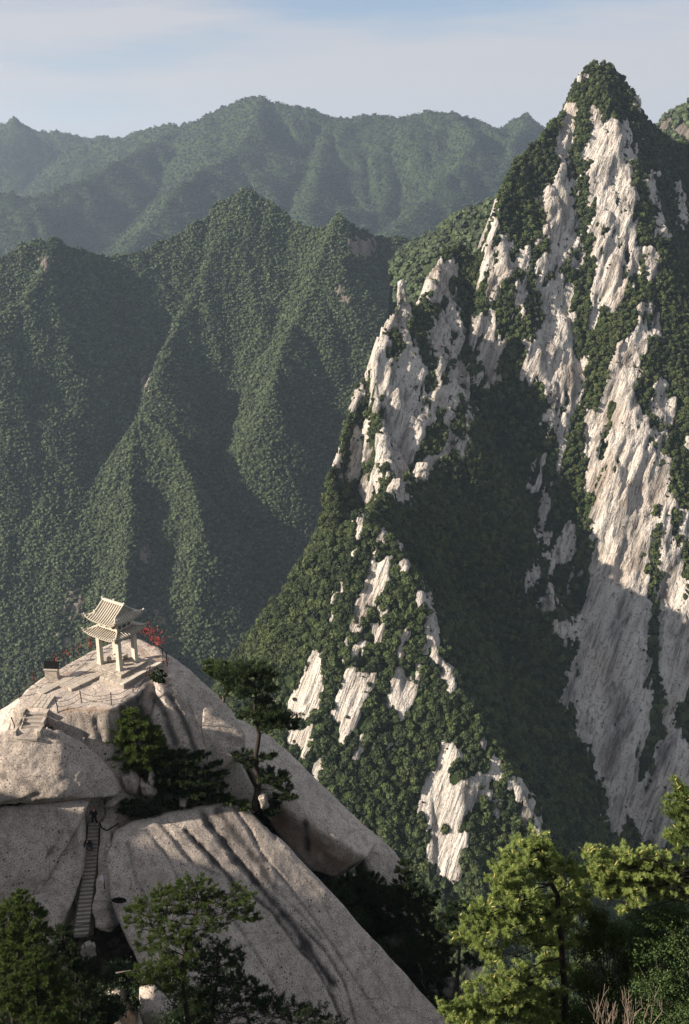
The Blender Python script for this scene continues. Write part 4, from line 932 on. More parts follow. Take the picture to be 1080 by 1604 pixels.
for k, (x, y, Yd, lb, h) in enumerate([(165,1272,73.2,'iron post at the head of the long stairs',1.3), (154,1190,74.6,'iron post on the edge of the speckled boulder',1.2),(164,1392,68.3,'iron post holding the pale cloth beside the stairs',1.4),(114,1485,65.2,'iron post at the foot of the long stairs',1.9),(172,1216,74.4,'short iron post behind the speckled boulder',1.1)]):
    P_ = U(x, y, Yd); e = empty('iron_post', P_, lb, 'post'); MB().tube([(0, 0, -.3), (.02, 0, h)], .045, 6).build('shaft', M['iron'], e); MB().tube([(.02, 0, h-.01), (.02, 0, h+.06)], [.065, .04], 6).build('cap', M['iron'], e)
for A_, B_, lb in ((U(113,1452,65.2), U(143,1446,66.6), 'upper iron handrail crossing the foot of the long stairs'), (U(116,1482,65.1), U(146,1458,66.2), 'lower iron handrail crossing the foot of the long stairs')):
    tag(MB().tube([A_, (A_+B_)/2, B_], .035, 6).build('handrail', M['iron']), lb, 'handrail', 'handrails at the stair foot')
P_ = [stair_pt(t_)+np.array((-.72-.2*t_, 0, .35-.25*math.sin(t_*12))) for t_ in np.linspace(0, 1, 24)]
tag(MB().tube(P_, .03, 5).build('chain', M['iron']), 'rusty guide chain hanging down the left side of the long stairs', 'chain')
P_ = [U(x, y, Yd) for x, y, Yd in ((156,1288,72), (160,1297,71.5), (168,1301,71.4), (176,1296,71.6), (186,1290,72.4))]
tag(MB().tube(P_, .06, 5).build('drain_pipe', M['black']), 'black hose looping past the head of the long stairs', 'hose')
cl = U(162, 1378, 68.0)
V = [cl+np.array(p) for p in ((.05,0,.55),(-.32,-.06,.0),(-.12,-.1,-.28),(.05,0,-.32),(-.08,-.14,.1))]
tag(MB().add(V, [(0,1,4),(1,2,4),(2,3,4),(3,0,4)]).build('pale_cloth', M['cloth']), 'pale cloth tied to the post beside the long stairs', 'cloth')
hp = U(188, 1407, 66.6)
tag(MB().add([hp+np.array((math.cos(a)*r_, -.25+.25*(r_ < .3), math.sin(a)*r_*.5)) for r_ in (.62, .2) for a in np.linspace(0, 6.28, 15)[:-1]], [(i, (i+1) % 14, 14+(i+1) % 14, 14+i) for i in range(14)]+[tuple(range(14, 28))]).build('rock_hollow', M['hollow']), 'oval rock hollow right of the long stairs, its shade painted black', 'rock hollow')
# masonry at the foot
mw = empty('stone_wall', U(120, 1508, 64.6), 'rough retaining wall of stacked stones at the foot of the stairs', 'wall', rz=R(28))
for c in range(5):
    for i in range(5):
        MB().box(((i-2)*.52+(c % 2)*.25+rng.uniform(-.05, .05), rng.uniform(-.06, .06), 1.35-c*.30), (.48+rng.uniform(-.06, .06), .5, .27), jit=.035, rz=rng.uniform(-.08, .08)).build('stone_block', M['wallstone'], mw)
# unseen ridge added on the near left, crest shaped to shade the lower rocks
X, Y, Fq = grid(-150, -42, 0, 130, 1.3)
tq = (X+54)*-.39+(Y-21)*.92; dq = (X+54)*-.92+(Y-21)*-.39
Zn = -27.5-13*np.clip((30.5-tq)/4.5, 0, 1)-np.abs(dq)*1.15+1.6*fbm(X/9, Y/9, 3., 4)
tag(ob('added_shade_ridge', mesh_np('added_shade_ridge', np.stack([X, Y, Zn], -1).reshape(-1, 3), Fq, m_)), 'unseen rocky ridge added left of the viewpoint to shade the lower rocks', kind='structure')
# ============================================================= TREES AND SHRUBS OF THE FOREGROUND
def unit(a): return a/(np.linalg.norm(a, axis=-1, keepdims=True)+1e-9)
def tufts(P, D, L_, w_, k, r, var=None, flat=.9):
    """k thin needles fanning out of every tuft"""
    n = len(P); D = unit(D)
    nd = unit(D[:, None]*r.uniform(.3, 1.5, (n, k, 1))+r.normal(size=(n, k, 3))*flat*.72)
    ln = L_*r.uniform(.6, 1.15, (n, k, 1))
    b = P[:, None]+nd*ln*.08+D[:, None]*r.uniform(-.5, .5, (n, k, 1))*L_*.7
    pr = unit(np.cross(nd, r.normal(size=(n, k, 3))))*w_
    V = np.stack([b-pr, b+pr, b+nd*ln], 2).reshape(-1, 3)
    i = np.arange(n*k*3).reshape(-1, 3)
    v = (var if var is not None else r.random(n))
    v = np.repeat(np.clip(v[:, None]+r.normal(size=(n, k))*.08, 0, 1).reshape(-1), 3)
    return V, i, v
def leaves(P, s, r, var=None):
    n = len(P); a = unit(r.normal(size=(n, 3))+np.array((0, 0, .3))); b = unit(np.cross(a, r.normal(size=(n, 3))))
    s = (s*r.uniform(.6, 1.3, n))[:, None]
    V = np.stack([P-a*s, P+b*s*.55, P+a*s, P-b*s*.55], 1).reshape(-1, 3)
    v = np.repeat(var if var is not None else r.random(n), 4)
    return V, np.arange(n*4).reshape(-1, 4), v
def limb(A, B, sag, r0, r1, r, n=7, wob=.05):
    ln = np.linalg.norm(B-A); T_ = np.linspace(0, 1, n)[:, None]
    P_ = A*(1-T_)+B*T_+np.array((0, 0, 1.))*sag*np.sin(T_*math.pi)+r.normal(size=(n, 3))*wob*ln*np.sin(T_*math.pi)
    return P_, r0*(1-T_[:, 0])+r1*T_[:, 0]
def conifer(name, label, trunk, pads, mt, cat='pine tree', r0=.16, L_=.24, w_=.014, k=12, dens=1.0, seed=0, bark='bark', group=None, spray=None, bright=.0, shoots=0, twig=.012):
    """trunk: world points; pads: (centre, rx, ry, rz, n) foliage plates carried by branches"""
    r = np.random.default_rng(seed+100); trunk = np.array(trunk, float); base = trunk[0]
    e = empty(name, base, label, cat, group)
    n = 4*(len(trunk)-1)+1; tt = np.linspace(0, len(trunk)-1, n); ii = np.minimum(tt.astype(int), len(trunk)-2); f = (tt-ii)[:, None]
    T_ = trunk[ii]*(1-f)+trunk[ii+1]*f; T_[1:-1] += r.normal(size=(n-2, 3))*r0*.35
    rad = r0*(1-np.linspace(0, 1, n))**.75+.02
    MB().tube(T_-base, rad, 8).build('trunk', M[bark], e, smooth=True)
    Vs, Fs, vs, nv = [], [], [], 0; SV = []
    for c, rx, ry, rz, q in pads:
        c = np.array(c, float); d = np.linalg.norm(T_-c, axis=1)+np.where(T_[:, 2] > c[2]+rz*.5, 3*rx, 0)
        a = T_[int(np.argmin(d))]; mb = MB()
        P_, rr = limb(a, c-np.array((0, 0, rz*.4)), rz*.3, r0*.22+.006, max(.006, r0*.06), r); mb.tube(P_-base, rr, 6)
        m = max(4, int(q/16)); th = r.uniform(0, 6.28, m); ra = np.sqrt(r.random(m)); cen = c+np.stack([np.cos(th)*ra*rx, np.sin(th)*ra*ry, (1-ra**2)*rz*r.uniform(-.7, 1., m)], 1)
        for j in range(min(m, 16)):
            s = P_[int(r.integers(3, len(P_)))]; Q, rq = limb(s, cen[j], 0, .004+r0*.07, twig*.6, r, 4, .08); mb.tube(Q-base, rq, 4)
        mb.build('branch', M[bark], e, smooth=True)
        out = unit(np.stack([np.cos(th), np.sin(th), np.full(m, .35)], 1)+r.normal(size=(m, 3))*.3)
        per = max(3, int(q*dens/m)); sl = (spray or .33)*max(rx, .5)
        cc = np.repeat(cen, per, 0); oo = np.repeat(out, per, 0); tq = r.uniform(-.6, 1, (len(cc), 1))
        PP = cc+oo*tq*sl+r.normal(size=cc.shape)*np.array((.11, .11, .055))*sl*2.0
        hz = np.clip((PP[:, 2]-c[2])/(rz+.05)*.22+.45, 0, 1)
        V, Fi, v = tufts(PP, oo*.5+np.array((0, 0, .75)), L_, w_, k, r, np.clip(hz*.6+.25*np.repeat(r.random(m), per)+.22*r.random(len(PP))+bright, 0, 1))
        Vs.append(V-base); Fs.append(Fi+nv); vs.append(v); nv += len(V)
        if shoots:
            sel = r.choice(len(PP), min(len(PP), shoots), replace=False); SV.append(PP[sel]+np.array((0, 0, L_*.5)))
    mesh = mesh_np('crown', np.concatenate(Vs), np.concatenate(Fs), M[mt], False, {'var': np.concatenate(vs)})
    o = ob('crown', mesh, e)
    if shoots:
        mb = MB()
        for p in np.concatenate(SV):
            d = unit(np.array((r.normal()*.5, r.normal()*.5, .8))); ln = r.uniform(.06, .16)
            mb.tube([p-base, p-base+d*ln*.5, p-base+d*ln], [.014, .016, .006], 5)
        tag(mb.build('shoots', M['cone'], e), kind='stuff')
    return e
def leafy(name, label, base, blobs, mt, s=.09, cat='shrub', seed=0, bark='bark_grey', group=None, stems=5, r0=.05, bright=0):
    r = np.random.default_rng(seed+500); base = np.array(base, float); e = empty(name, base, label, cat, group)
    Vs, Fs, vs, nv = [], [], [], 0; mb = MB()
    for c, rx, ry, rz, q in blobs:
        c = np.array(c, float)
        P_, rr = limb(base, c, .1, r0, .015, r, 7, .05); mb.tube(P_-base, rr, 6)
        m = max(5, int(q/40)); u = unit(r.normal(size=(m, 3)))*(r.random((m, 1))**.4); cen = c+u*np.array((rx, ry, rz))
        for j in range(min(m, 10)):
            Q, rq = limb(P_[4], cen[j], 0, .014, .006, r, 4, .06); mb.tube(Q-base, rq, 4)
        per = int(q/m); cc = np.repeat(cen, per, 0); PP = cc+r.normal(size=cc.shape)*np.array((rx, ry, rz*.8))*.17
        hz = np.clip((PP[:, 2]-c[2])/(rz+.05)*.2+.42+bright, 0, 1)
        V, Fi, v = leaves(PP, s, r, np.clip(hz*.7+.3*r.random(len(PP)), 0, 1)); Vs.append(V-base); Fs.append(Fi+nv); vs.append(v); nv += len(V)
    mb.build('stem', M[bark], e, smooth=True)
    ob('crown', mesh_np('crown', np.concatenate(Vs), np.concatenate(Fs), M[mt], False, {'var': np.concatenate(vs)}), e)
    return e
def ppm(Y, y): a, b, c = ray(540, y); return F0*b/Y          # photo pixels per metre
def pads_px(L_, Y, q=1.0, ry=None, dz=.42):
    o = []
    for t_ in L_:
        x, y, wx, wy = t_[:4]; Yp = Y+(t_[4] if len(t_) > 4 else 0); s = ppm(Yp, y)
        rx = wx/s; rz = max(.15, wy/s-.42*rx*.6)*.75
        o.append((U(x, y, Yp), rx, (ry or rx*.8), rz, int(q*(60+wx*wy*.9))))
    return o
# tall pine on the slab
TY = 76.6
conifer('tall_pine', 'tall slim dark pine leaning up from the cleft between the two slabs', [U(400,1268,TY), U(404,1215,TY), U(405,1150,TY), U(401,1095,TY), U(397,1050,TY)],
  pads_px([(392,1046,26,10), (370,1056,26,9), (412,1058,22,9), (384,1070,34,10), (404,1080,26,8), (354,1060,14,7), (372,1086,20,7), (412,1112,30,10), (436,1124,30,11), (452,1138,16,8), (394,1122,18,8), (424,1136,24,8), (412,1100,18,6),
           (378,1184,16,6), (412,1188,18,7), (388,1196,14,5), (428,1218,22,10), (444,1232,16,9), (452,1250,11,10), (416,1212,16,6), (438,1222,18,8)], TY, 1.5), 'pine_dark', r0=.27, L_=.26, w_=.02, k=11, seed=1, bright=.12)
conifer('small_pine', 'small pine with pale bare branches beside the top of the tall pine', [U(350,1100,80.5), U(353,1085,80.5), U(349,1066,80.5), U(340,1050,80.5)],
  pads_px([(336,1043,18,7), (350,1048,16,7), (328,1052,9,4), (344,1058,14,5), (360,1052,10,5)], 80.5, 1.6), 'pine_mid', r0=.15, L_=.24, w_=.02, k=11, seed=2, bark='bark_grey')
# bright pine at mid left
GY = 75.4
conifer('green_pine', 'fresh green pine growing under the pavilion terrace', [U(222,1236,GY), U(220,1205,GY), U(214,1170,GY), U(208,1125,GY), U(206,1110,GY)],
  pads_px([(206,1116,10,7), (200,1128,16,8), (218,1132,18,8), (190,1142,20,9), (212,1148,26,9), (236,1146,16,8), (178,1156,18,8), (205,1164,28,9), (236,1164,20,9), (174,1172,18,8), (196,1180,26,10), (226,1182,26,10), (184,1194,22,9), (212,1200,24,9), (240,1196,18,9), (168,1164,10,5)], GY, 1.7, dz=.3), 'pine_mid', r0=.14, L_=.24, w_=.022, k=11, seed=3, bright=.2)
# dark clump between pavilion rock and slab
for i, (bx, by, Yd, pd, lb) in enumerate([
  ((256),1262,75.6,[(252,1178,14,8),(262,1192,20,9),(246,1200,18,9),(270,1206,18,9),(254,1216,24,10),(240,1224,16,8),(266,1228,20,9),(250,1240,20,9)],'dark bushy pine just right of the green pine'),
  (292,1285,75.8,[(280,1180,14,7),(296,1188,18,8),(284,1200,20,9),(304,1206,18,9),(290,1220,24,10),(276,1236,20,9),(300,1240,22,10),(286,1258,22,10),(296,1276,18,8)],'dark pine in the middle of the thicket above the slab'),
  (328,1272,76.2,[(318,1182,12,6),(330,1196,16,8),(314,1204,18,8),(338,1212,16,8),(324,1222,22,9),(344,1232,14,8),(312,1240,20,9),(334,1250,20,9),(318,1262,18,8)],'dark pine at the right end of the thicket above the slab')]):
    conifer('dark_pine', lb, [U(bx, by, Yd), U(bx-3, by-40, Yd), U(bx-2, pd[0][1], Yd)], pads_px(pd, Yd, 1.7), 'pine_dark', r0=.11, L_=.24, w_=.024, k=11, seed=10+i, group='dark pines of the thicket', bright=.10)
for i, (x, y, Yd, wx, wy, lb, mt_) in enumerate([
  (205,1262,74.2,22,14,'low dark shrub spreading at the head of the long stairs','pine_dark'), (235,1270,74.6,24,16,'low dark shrub under the left end of the thicket','pine_dark'), (262,1286,74.9,26,14,'low dark shrub on the upper rim of the slab','pine_dark'),
  (290,1298,75.0,18,10,'low shrub hanging over the slab where the water marks begin','pine_dark'), (350,1252,76.4,20,9,'low green shrub between thicket and tall pine','pine_mid'), (378,1262,76.4,16,8,'low green shrub at the foot of the tall pine','pine_mid'),
  (424,1268,77.0,20,12,'dark shrub in the cleft right of the tall pine','pine_dark'), (432,1252,77.6,14,10,'small dark shrub behind the tall pine','pine_dark'), (24,1258,71.2,8,4,'tiny green tuft in the seam of the left boulders','pine_mid'),
  (160,1178,75.2,8,5,'small dark green tuft on the shoulder of the speckled boulder','pine_dark'), (248,1060,79.8,12,14,'small dark bush at the right corner of the terrace','pine_dark'), (78,1142,74.6,5,5,'yellowish tuft beside the last upper step','pine_mid')]):
    s = ppm(Yd, y); leafy('shrub', lb, U(x, y+wy*.6, Yd), [(U(x, y, Yd), wx/s, wx/s*.7, wy/s, 350+int(wx*wy*2.2)), (U(x+wx*.4, y+wy*.2, Yd-.3), wx/s*.6, wx/s*.6, wy/s*.7, 300)], mt_, s=.11, seed=i, group=None)
# dark trees in the gap right of the slab
for i, (bx, by, Yd, pd, lb, mt_) in enumerate([
  (596,1475,78.5,[(548,1382,16,8),(562,1372,16,8),(580,1384,22,10),(556,1398,24,12),(592,1402,26,12),(566,1418,26,12),(604,1426,26,12),(582,1442,26,12),(612,1452,20,12),(590,1462,18,10)],'broad dark tree filling the hollow beneath the brown undercut','pine_dark'),
  (638,1490,77.6,[(634,1352,7,5),(628,1364,9,4),(640,1368,9,5),(634,1382,14,6),(646,1392,16,7),(628,1400,16,7),(652,1406,20,8),(636,1420,22,9),(664,1420,18,9),(676,1404,12,6),(650,1440,24,9),(672,1446,18,9),(632,1448,16,7),(660,1462,22,9),(686,1462,12,8),(676,1482,16,9)],'dark pine with a thin pointed top right of the lowest slab','pine_dark'),
  (662,1560,74.5,[(640,1492,20,12),(666,1500,22,12),(688,1496,16,10),(656,1520,24,12),(684,1526,20,12),(676,1548,20,11),(648,1476,16,9)],'dark spreading tree below the pointed pine','pine_dark'),
  (716,1558,73.0,[(716,1420,12,5),(702,1432,14,5),(738,1418,14,5),(748,1434,16,6),(722,1442,20,7),(700,1456,16,7),(752,1456,16,7),(730,1474,22,8),(704,1484,16,7),(756,1486,14,6),(772,1462,12,5),(740,1506,16,6),(700,1514,14,7)],'dark open crowned pine with a bent trunk left of the bright pine','pine_dark')]):
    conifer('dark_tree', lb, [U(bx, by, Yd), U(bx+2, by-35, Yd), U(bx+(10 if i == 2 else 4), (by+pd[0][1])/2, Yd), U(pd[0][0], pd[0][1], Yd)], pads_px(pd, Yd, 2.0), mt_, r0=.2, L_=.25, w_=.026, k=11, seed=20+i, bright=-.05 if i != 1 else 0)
for i, (x, y, Yd, wx, wy, lb) in enumerate([(548,1440,76.5,26,22,'dark undergrowth against the right edge of the slab'), (585,1490,75.5,30,18,'dark undergrowth halfway down the right edge of the slab'), (625,1530,74.3,30,16,'dark undergrowth at the lower right edge of the slab'),
  (690,1580,72.5,26,18,'dark undergrowth at the bottom beside the slab tip'), (735,1585,72,30,18,'dark undergrowth behind the lowest branch of the bright pine'), (530,1395,77.2,20,14,'dark undergrowth in the mouth of the brown hollow'), (612,1400,80.6,24,16,'dark undergrowth on the ledge below the lowest slab')]):
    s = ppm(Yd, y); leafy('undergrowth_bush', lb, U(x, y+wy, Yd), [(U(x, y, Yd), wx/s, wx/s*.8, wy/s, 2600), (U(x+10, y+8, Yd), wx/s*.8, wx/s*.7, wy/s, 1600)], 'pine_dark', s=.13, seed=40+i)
P_ = [U(x, y, 74.0) for x, y in ((655,1508), (661,1520), (662,1540), (668,1552))]
tag(MB().tube(P_, [.07, .05, .04, .02], 5).build('dead_twig', M['deadwood'], smooth=True), 'pale curved dead stem on the right edge of the slab', 'dead wood')
# bottom left trees
LY = 52
conifer('leafy_conifer', 'sunlit green conifer at the left edge below the boulders', [U(20,1640,LY), U(22,1560,LY), U(28,1470,LY), U(34,1405,LY)],
  pads_px([(34,1404,12,9),(26,1418,20,10),(50,1420,14,9),(14,1432,24,11),(44,1438,24,11),(64,1432,10,8),(4,1450,24,12),(34,1458,28,12),(62,1460,18,11),(14,1478,28,13),(46,1482,26,12),(0,1500,26,14),(30,1504,26,12),(8,1526,24,12)], LY, 1.3), 'pine_mid', r0=.16, L_=.20, w_=.016, k=13, seed=31, bright=.10)
LY = 47
conifer('leafy_conifer', 'young conifer with pointed shoots in the bottom left corner', [U(64,1680,LY), U(62,1600,LY), U(58,1540,LY), U(56,1495,LY)],
  pads_px([(55,1496,10,9),(46,1510,16,10),(70,1510,12,9),(84,1520,9,7),(36,1526,22,11),(64,1530,24,11),(92,1540,14,9),(26,1544,24,12),(56,1552,28,12),(88,1560,20,11),(108,1556,10,8),(14,1566,24,13),(44,1576,30,13),(78,1582,28,13),(110,1584,14,11),(30,1600,30,13),(66,1604,32,13),(100,1606,22,12)], LY, 1.3), 'pine_mid', r0=.14, L_=.18, w_=.014, k=13, seed=32, bright=-.02)
LY = 55
conifer('dark_conifer', 'deep shaded conifer in front of the stacked stone wall', [U(130,1680,LY), U(126,1600,LY), U(120,1520,LY)],
  pads_px([(96,1462,16,12),(74,1476,18,12),(110,1484,14,10),(120,1516,24,13),(98,1500,24,13),(82,1500,20,12),(142,1530,16,12),(110,1536,28,14),(136,1556,22,13),(118,1572,28,14),(146,1584,18,13),(130,1602,28,14),(152,1606,16,12)], LY, 1.2), 'pine_dark', r0=.16, L_=.22, w_=.02, k=12, seed=33)
for i, (x, y, Yd, wx, wy, lb) in enumerate([(190,1530,60,34,26,'dark thicket in the hollow below the black boulder'), (235,1545,59,30,24,'dark thicket under the spreading pine'), (170,1580,56,24,22,'dark thicket right of the deep shaded conifer'), (20,1470,58,30,30,'dark thicket behind the sunlit conifer at the left edge'), (300,1590,54,50,20,'brown undergrowth along the bottom below the spreading pine')]):
    s = ppm(Yd, y); leafy('thicket', lb, U(x, y+wy, Yd), [(U(x, y, Yd), wx/s, wx/s*.8, wy/s, 3000), (U(x-10, y+14, Yd), wx/s*.8, wx/s*.7, wy/s, 1600)], 'pine_dark', s=.11, seed=60+i)
# spreading pine bottom centre
QY = 50
conifer('spreading_pine', 'wide flat topped pine spreading in front of the foot of the big slab', [U(300,1700,QY), U(296,1600,QY), U(282,1530,QY), U(300,1460,QY), U(312,1410,QY)],
  pads_px([(300,1384,22,7),(284,1394,20,7),(320,1392,18,6),(262,1402,24,8),(300,1408,30,8),(236,1414,24,8),(340,1412,20,7),(370,1402,26,7),(384,1414,20,6),(214,1430,20,7),(262,1428,30,8),(304,1432,28,8),(352,1430,26,7),(388,1434,18,6),(404,1440,8,4),(240,1448,26,8),(204,1446,14,6),(286,1452,22,7),(348,1450,24,6),(262,1468,26,8),(232,1478,22,8),(290,1486,28,9),(248,1502,26,9),(276,1516,28,9),(300,1470,20,8),(226,1520,20,9),(262,1536,28,10),(286,1552,26,10)], QY, 1.25), 'pine_mid', r0=.16, L_=.16, w_=.012, k=14, seed=34, bright=.10)
QY = 51
conifer('spreading_pine', 'lower darker pine tiers reaching over the slab at the bottom', [U(330,1720,QY), U(330,1620,QY), U(336,1560,QY), U(345,1500,QY)],
  pads_px([(330,1482,26,8),(358,1490,24,8),(372,1502,16,6),(306,1498,24,8),(340,1508,30,9),(300,1520,28,9),(268,1514,18,8),(360,1528,26,8),(320,1538,32,10),(378,1540,24,9),(350,1552,32,10),(398,1548,18,8),(410,1562,22,8),(300,1556,26,10),(380,1568,30,10),(330,1576,30,11),(428,1576,24,9),(460,1580,24,9),(490,1592,28,9),(420,1594,30,10),(360,1596,34,11),(300,1590,30,12),(520,1602,20,7),(470,1604,30,9)], QY, 1.2), 'pine_dark', r0=.16, L_=.16, w_=.014, k=13, seed=35, bright=.12)
for i, (pp, lb) in enumerate([([(262,1400),(272,1430),(262,1462),(232,1490)], 'pale bare branch dropping from the spreading pine on the left'), ([(300,1455),(298,1475),(285,1500),(270,1508)], 'pale forked branch below the spreading pine'), ([(212,1520),(240,1528),(262,1560),(276,1580)], 'leaning grey dead trunk in the hollow under the spreading pine'), ([(182,1524),(205,1520),(240,1532)], 'thin dead bough lying across the dark hollow'), ([(350,1535),(372,1560),(392,1604)], 'dead stem among the lower pine tiers')]):
    P_ = [U(x, y, 51.5 if i != 2 and i != 3 else 57) for x, y in pp]
    tag(MB().tube(P_, np.linspace(.06 if i != 2 else .16, .02, len(P_)), 5).build('dead_branch', M['bark_grey'], smooth=True), lb, 'dead branch')
# ------------------------------------------------------------- near bright pine
NY = 21.0
root = U(880,1604,NY)+np.array((0, 0, -3.2))
near = [(838,1316,16,8),(826,1326,16,8),(852,1332,18,9),(816,1340,22,9,-.3),(846,1346,26,10),(878,1348,20,9,.5),(800,1362,22,9,-.4),(786,1366,16,8,-.6),(834,1366,28,11),(870,1366,26,11,.4),(900,1372,16,9,.7),(778,1380,14,7,-.7),
  (812,1386,26,10,-.4),(886,1392,26,12,.5),(906,1404,14,9,.8),(788,1406,22,9,-.6),(820,1410,30,12,-.3),(860,1414,32,13,.2),(896,1420,22,12,.6),(756,1426,14,7,-.8),(746,1440,14,6,-.9),(778,1436,24,10,-.6),(814,1434,32,12,-.3),(850,1440,32,13),(886,1446,24,13,.5),
  (730,1464,16,7,-.9),(748,1470,14,7,-.9),(770,1456,22,9,-.7),(764,1486,20,9,-.7),(770,1500,14,7,-.7),(816,1462,28,12,-.3),(850,1470,28,13),(880,1476,22,12,.4),
  (866,1506,26,13,.2),(840,1524,30,13,-.3),(790,1530,24,11,-.7),(770,1544,24,11,-.8),(812,1546,30,13,-.5),(850,1550,30,13,-.2),(748,1560,24,11,-.9),(784,1566,28,12,-.7),(822,1574,30,13,-.4),(862,1574,28,13,-.1),(724,1582,18,8,-1),(704,1576,12,6,-1.1),(752,1588,26,12,-.9),(790,1594,30,13,-.7),(830,1600,30,13,-.4),(868,1604,28,13,-.1),(712,1600,16,9,-1)]
def near_pads(L_, q=1.0):
    return [(c, rx, ry, rz*.75, int(n*q)) for c, rx, ry, rz, n in pads_px([(x, y, wx, wy, *(d or [0])) for x, y, wx, wy, *d in L_], NY, 1.0)]
conifer('bright_pine', 'bright sunlit pine full of fresh shoots in the lower right', [root, U(884,1604,NY), U(882,1500,NY), U(872,1400,NY), U(846,1330,NY), U(838,1312,NY)], near_pads(near, .75), 'pine_bright', r0=.085, L_=.078, w_=.0042, k=46, seed=51, bright=.02, shoots=4, spray=.42, twig=.005)
near2 = [(1058,1378,26,9,.3),(1030,1352,20,8,.3),(1048,1362,26,9,.4),(1010,1344,22,8,.3),(988,1340,20,8,.2),(966,1346,20,8,.1),(944,1356,18,8),(926,1366,14,8),(1076,1356,20,10,.5),(1020,1362,28,10,.3),(990,1360,28,10,.1),(958,1368,24,10),(936,1380,18,10),(1000,1378,30,10,.2),(1040,1384,26,10,.4),(970,1386,24,9),(948,1394,18,8),(966,1402,12,8,-.1),(984,1398,18,9),(1012,1396,24,9,.3),(994,1412,9,8,-.1),(1060,1400,22,9,.5),(984,1424,6,7,-.1),(934,1340,10,6,0),(916,1340,9,5,0)]
conifer('bright_pine', 'bright pine bough reaching in from the right edge above the bushes', [U(1130,1604,NY+.4)+np.array((0, 0, -3.2)), U(1130,1500,NY+.4), U(1112,1420,NY+.4), U(1100,1370,NY+.3)], near_pads(near2, .8), 'pine_bright', r0=.085, L_=.078, w_=.0042, k=46, seed=52, bright=.08, shoots=6, spray=.42, twig=.005)
near3 = [(1070,1232,10,7),(1062,1246,12,8),(1078,1250,14,9),(1066,1264,16,9),(1056,1276,10,7),(1080,1278,16,10),(1066,1296,14,9),(1060,1312,10,8),(1080,1316,14,9),(1066,1330,10,7),(1090,1300,16,12)]
conifer('bright_pine', 'pine tip hanging at the right edge high above the bough', [U(1150,1604,NY+.8)+np.array((0, 0, -3.2)), U(1150,1450,NY+.8), U(1120,1330,NY+.8), U(1095,1250,NY+.8)], near_pads(near3, .7), 'pine_bright', r0=.06, L_=.078, w_=.0042, k=46, seed=53, bright=-.12, shoots=3, spray=.42, twig=.005)
def near_leafy(name, label, bl, mt_, seed, s=.035, q=10, Yd=NY, bright=0):
    B = [(U(x, y, Yd+(d[0] if d else 0)), wx/ppm(Yd, y), wx/ppm(Yd, y)*.8, wy/ppm(Yd, y), int(wx*wy*q*.09)+200) for x, y, wx, wy, *d in bl]
    x0, y0 = bl[-1][0], bl[-1][1]; b0 = U(x0, 1604, Yd)+np.array((0, 0, -1.8))
    return leafy(name, label, b0, B, mt_, s=s, seed=seed, r0=.03, bright=bright)
near_leafy('leafy_bush', 'dark leafy bush filling the shade between the two bright pines', [(930,1440,26,22,.6),(920,1480,32,24,.5),(960,1470,34,26,.6),(910,1530,34,26,.4),(950,1540,38,30,.5),(890,1590,36,24,.2),(935,1600,40,28,.4),(990,1510,30,30,.6),(980,1590,40,30,.5)], 'pine_mid', 71, q=34, s=.032)
near_leafy('leafy_bush', 'pale grey green broadleaf bush along the right edge under the pine bough', [(1010,1440,26,22,.5),(1040,1430,30,22,.5),(1070,1440,30,26,.5),(1000,1480,36,26,.4),(1045,1475,36,28,.4),(1078,1490,30,30,.3),(1020,1530,40,30,.2),(1064,1540,36,32,.2),(1000,1580,36,28,.1),(1046,1595,44,30,0),(1085,1590,30,36,0)], 'leaf_grey', 72, q=40, s=.030)
near_leafy('flowering_bush', 'bush tipped with dull pink flowers behind the pale broadleaf bush', [(970,1452,24,10,.9),(992,1458,20,10,.9),(1014,1450,14,10,.9)], 'leaf_grey', 73, q=60, s=.026, bright=.28)
# bare twigs bottom right
for i, (x, lb) in enumerate([(948,'cluster of bare upright twigs left of the two at the bottom right'), (986,'cluster of bare upright twigs at the bottom under the pale bush'), (1012,'single bent bare stem at the bottom right')]):
    r = np.random.default_rng(80+i); b0 = U(x, 1612, NY-1.4); e = empty('bare_twigs', b0+np.array((0, 0, -.5)), lb, 'twigs'); mb = MB()
    for k in range(9 if i < 2 else 2):
        tip = U(x+r.uniform(-22, 22), 1604-r.uniform(20, 66), NY-1.4+r.uniform(-.2, .2))-b0+np.array((0, 0, .5)); P_, rr = limb(np.zeros(3), tip, 0, .012, .003, r, 6, .05); mb.tube(P_, rr, 5)
        for q in range(4):
            a = P_[2+q % 3]; P2, r2 = limb(a, a+(tip-a)*.6+r.normal(size=3)*.09, 0, .006, .002, r, 4, .05); mb.tube(P2, r2, 4)
    mb.build('stem', M['deadwood'], e, smooth=True)
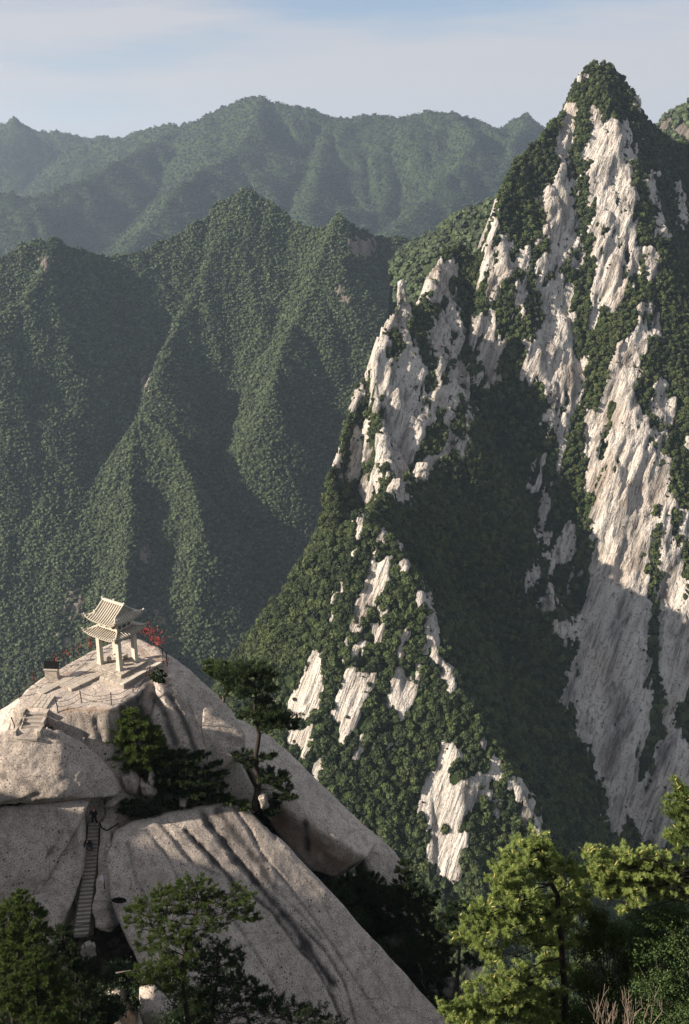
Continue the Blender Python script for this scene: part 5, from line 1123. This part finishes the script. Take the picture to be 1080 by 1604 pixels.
# ============================================================= PEOPLE
def skin(name, pts, edges, rad, mt_, parent, sub=1):
    me = bpy.data.meshes.new(name); me.from_pydata([tuple(p) for p in pts], edges, []); me.materials.append(M[mt_])
    o = ob(name, me, parent); md = o.modifiers.new('skin', 'SKIN'); md.use_smooth_shade = True
    for i, r_ in enumerate(rad): me.skin_vertices[0].data[i].radius = (r_, r_)
    me.skin_vertices[0].data[0].use_root = True
    sb_ = o.modifiers.new('sub', 'SUBSURF'); sb_.levels = sub; sb_.render_levels = sub
    return o
def person(loc, label, pelvis, chest, neck, head, elbows, hands, knees, feet, top, legs, rz=0, cap=None):
    e = empty('person', loc, label, 'person', rz=rz); P_ = [np.array(p, float) for p in (pelvis, chest, neck, head)]
    pel, che, nec, hea = P_; lat = np.array((1., 0, 0)); pts = [pel, (pel+che)/2, che, nec, hea]; rad = [.13, .13, .15, .06, .10]; ed = [(0,1),(1,2),(2,3),(3,4)]
    for s_, el, ha, kn, ft in ((-1, elbows[0], hands[0], knees[0], feet[0]), (1, elbows[1], hands[1], knees[1], feet[1])):
        b = len(pts); el, ha, kn, ft = map(np.array, (el, ha, kn, ft)); hd = unit(ha-el)
        pts += [che+lat*s_*.17+np.array((0, 0, .03)), el, ha, ha+hd*.07, pel+lat*s_*.09, kn, ft, ft+np.array((0, -.15, -.02))]; rad += [.065, .045, .032, .04, .095, .065, .042, .035]
        ed += [(2,b),(b,b+1),(b+1,b+2),(b+2,b+3),(0,b+4),(b+4,b+5),(b+5,b+6),(b+6,b+7)]
        for f_ in range(5):              # short finger chains
            pts.append(ha+hd*(.13 if f_ else .09)+lat*(f_-2)*.018*s_); rad.append(.009); ed.append((b+3, len(pts)-1))
    skin('body', pts, ed, rad, 'skin', e)
    b0, b1 = 5, 18
    J = [pel, (pel+che)/2, che, nec-(nec-che)*.3]; Rj = [.155, .16, .18, .085]; Ej = [(0,1),(1,2),(2,3)]
    for b in (b0, b1): n = len(J); J += [pts[b], pts[b+1], pts[b+1]*.15+pts[b+2]*.85]; Rj += [.085, .065, .048]; Ej += [(2,n),(n,n+1),(n+1,n+2)]
    skin('jacket', J, Ej, Rj, top, e)
    J = [pel+np.array((0, 0, .04))]; Rj = [.15]; Ej = []
    for b in (b0, b1): n = len(J); J += [pts[b+4], pts[b+5], pts[b+6]+np.array((0, 0, .05))]; Rj += [.115, .085, .06]; Ej += [(0,n),(n,n+1),(n+1,n+2)]
    skin('trousers', J, Ej, Rj, legs, e)
    for b in (b0, b1): skin('shoe', [pts[b+6]+np.array((0, .04, -.02)), pts[b+7]+np.array((0, -.02, -.01))], [(0, 1)], [.055, .045], 'shoe', e)
    skin('hair' if not cap else 'cap', [hea+np.array((0, .03, .05)), hea+np.array((0, .0, .10))], [(0, 1)], [.11, .09], cap or 'jacket', e)
    skin('nose', [hea+np.array((0, -.10, -.01)), hea+np.array((0, -.13, -.03))], [(0, 1)], [.015, .01], 'skin', e)
    return e
f1 = stair_pt(.30)+np.array((-.10, .05, .03))
person(f1, 'person in a black jacket and blue grey trousers bending down on the long stairs', (.05,.12,.80), (-.08,-.12,1.16), (-.16,-.28,1.28), (-.20,-.38,1.36), ((-.36,-.25,.98),(.16,-.32,.95)), ((-.44,-.36,.72),(.02,-.50,.78)), ((-.05,-.06,.42),(.18,-.10,.40)), ((-.06,.05,.06),(.16,.02,.06)), 'jacket', 'jeans', rz=R(10))
f2 = stair_pt(.045)+np.array((.08, .05, .03))
person(f2, 'person in dark clothes and orange cap under the overhang above the stairs', (.0,.05,.86), (.0,.0,1.28), (.0,-.05,1.46), (.0,-.08,1.58), ((-.28,-.05,1.08),(.28,-.08,1.10)), ((-.30,-.28,.98),(.34,-.30,1.06)), ((-.14,-.06,.46),(.14,-.06,.46)), ((-.20,.0,.06),(.22,-.02,.06)), 'jacket', 'jacket', cap='cap')

print('TRIS', sum(len(m.polygons)*(2 if len(m.polygons) and len(m.polygons[0].vertices)==4 else 1) for m in bpy.data.meshes)/1e6)
HAZE = 5.8e-5
# --- haze
hm, hn = mat('haze_air'); t = NT(hn)
pv = t('ShaderNodeVolumePrincipled', {'Color': (.62, .78, 1.0, 1), 'Density': HAZE, 'Anisotropy': .25})
o_ = hn.nodes.new('ShaderNodeOutputMaterial'); hn.links.new(pv.outputs[0], o_.inputs['Volume'])
MB().box((0, 5000, -230), (15400, 15400, 1520)).build('haze', hm)
tag(bpy.data.objects['haze'], 'thin blue summer haze hanging over the valleys', kind='stuff')
